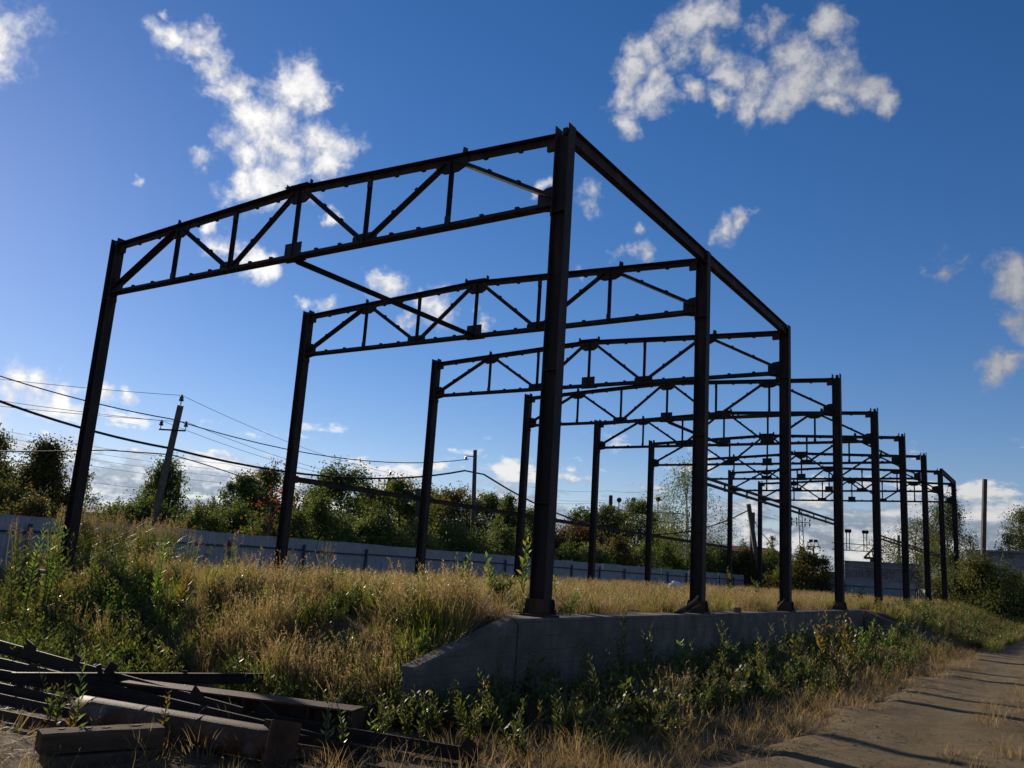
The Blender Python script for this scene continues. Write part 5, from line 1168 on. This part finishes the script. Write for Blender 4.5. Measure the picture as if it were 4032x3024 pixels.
# short dry growth round the scrap and along the road edge
A = np.concatenate([area(1.2, 3.2, -6.0, 1.2, 26, lambda x, y: patch(x, y, 1.1, 41)), area(-9, 2.6, -8.2, -3.0, 12, lambda x, y: patch(x, y, 0.9, 42)**1.5), area(2.4, 4.1, -5, 26, 26, lambda x, y: (0.15+0.85*patch(x, y, 1.3, 43))*sm(x, 4.1, 3.0)), area(3.2, 7.5, -4, 30, 2.4, lambda x, y: patch(x, y, 1.1, 45)**2), area(5.1, 5.9, -3, 30, 4, lambda x, y: patch(x, y, 0.7, 44)**2)])
scatter('short_dry_grass', 'short brown dry grass round the scrap and road edge', 'grass', SH, A, rng.uniform(0.6, 1.3, len(A)), rng.integers(0, 3, len(A)), 0.3)
A = np.concatenate([area(0.5, 2.7, -2.8, 20, 5.0, lambda x, y: patch(x, y, 1.1, 66)), area(1.9, 3.0, -3.5, 2.5, 5, lambda x, y: patch(x, y, 1.2, 51)), area(2.5, 3.2, 3, 20, 2.2), area(0.8, 2.4, -1.8, 10, 2.0)])
scatter('dry_tufts', 'straw coloured grass tufts beside the road', 'grass', DG, A, rng.uniform(0.5, 0.95, len(A)), rng.integers(0, 4, len(A)), 0.25)

# ------------------------------------------------------------------ loose stones and litter
def pebble(name, rng):
    bm = bmesh.new(); bmesh.ops.create_icosphere(bm, subdivisions=1, radius=1.0)
    for v in bm.verts: v.co = Vector((v.co.x*rng.uniform(0.7, 1.2), v.co.y*rng.uniform(0.7, 1.2), v.co.z*rng.uniform(0.4, 0.75)))
    me = bpy.data.meshes.new(name); bm.to_mesh(me); bm.free(); me.materials.append(STONEM); return me
STONEM = surf('gravel_stone', [(0.3, (0.11, 0.088, 0.062)), (0.55, (0.19, 0.155, 0.115)), (0.75, (0.28, 0.24, 0.185))], 3, 0.9, 0.2, 30)
PB = [pebble(f'pebble{i}', rng) for i in range(5)]
A = np.concatenate([area(2.6, 8.5, -6, 6, 60, lambda x, y: 0.25+0.75*patch(x, y, 1.2, 71)), area(2.8, 8.5, 6, 22, 14), area(-3.5, 2.8, -8, -2.6, 60, lambda x, y: patch(x, y, 0.9, 72))])
scatter('loose_gravel', 'loose gravel and grit on the track and round the scrap', 'gravel', PB, A, np.abs(rng.normal(0, 0.006, len(A)))+0.005, rng.integers(0, 5, len(A)), 0.5)
def straw(name, rng):
    V_ = []; F_ = []; T_ = []
    for i in range(14):
        c = np.array([rng.normal()*0.12, rng.normal()*0.12, rng.uniform(0.004, 0.03)]); a_ = rng.uniform(0, 6.28); L = rng.uniform(0.04, 0.16); d_ = np.array([math.cos(a_), math.sin(a_), rng.normal()*0.12]); sd_ = np.array([-d_[1], d_[0], 0])*0.003; k = len(V_)
        V_ += [tuple(c-d_*L/2-sd_), tuple(c+d_*L/2-sd_), tuple(c+d_*L/2+sd_), tuple(c-d_*L/2+sd_)]; F_.append((k, k+1, k+2, k+3)); T_ += [float(rng.uniform(0, 1))]*4
    return np_mesh(name, V_, F_, DRYG, T_)
ST = [straw(f'straw{i}', rng) for i in range(3)]
A = np.concatenate([area(-4, 3.4, -8, -2.4, 22, lambda x, y: patch(x, y, 1.1, 73)), area(2.5, 4.2, -3, 20, 12, lambda x, y: patch(x, y, 1.3, 74)), area(4, 8, -5, 12, 2.5)])
scatter('straw_litter', 'fallen straw and dead stems on the bare ground', 'litter', ST, A, rng.uniform(0.7, 1.4, len(A)), rng.integers(0, 3, len(A)), 0.05)
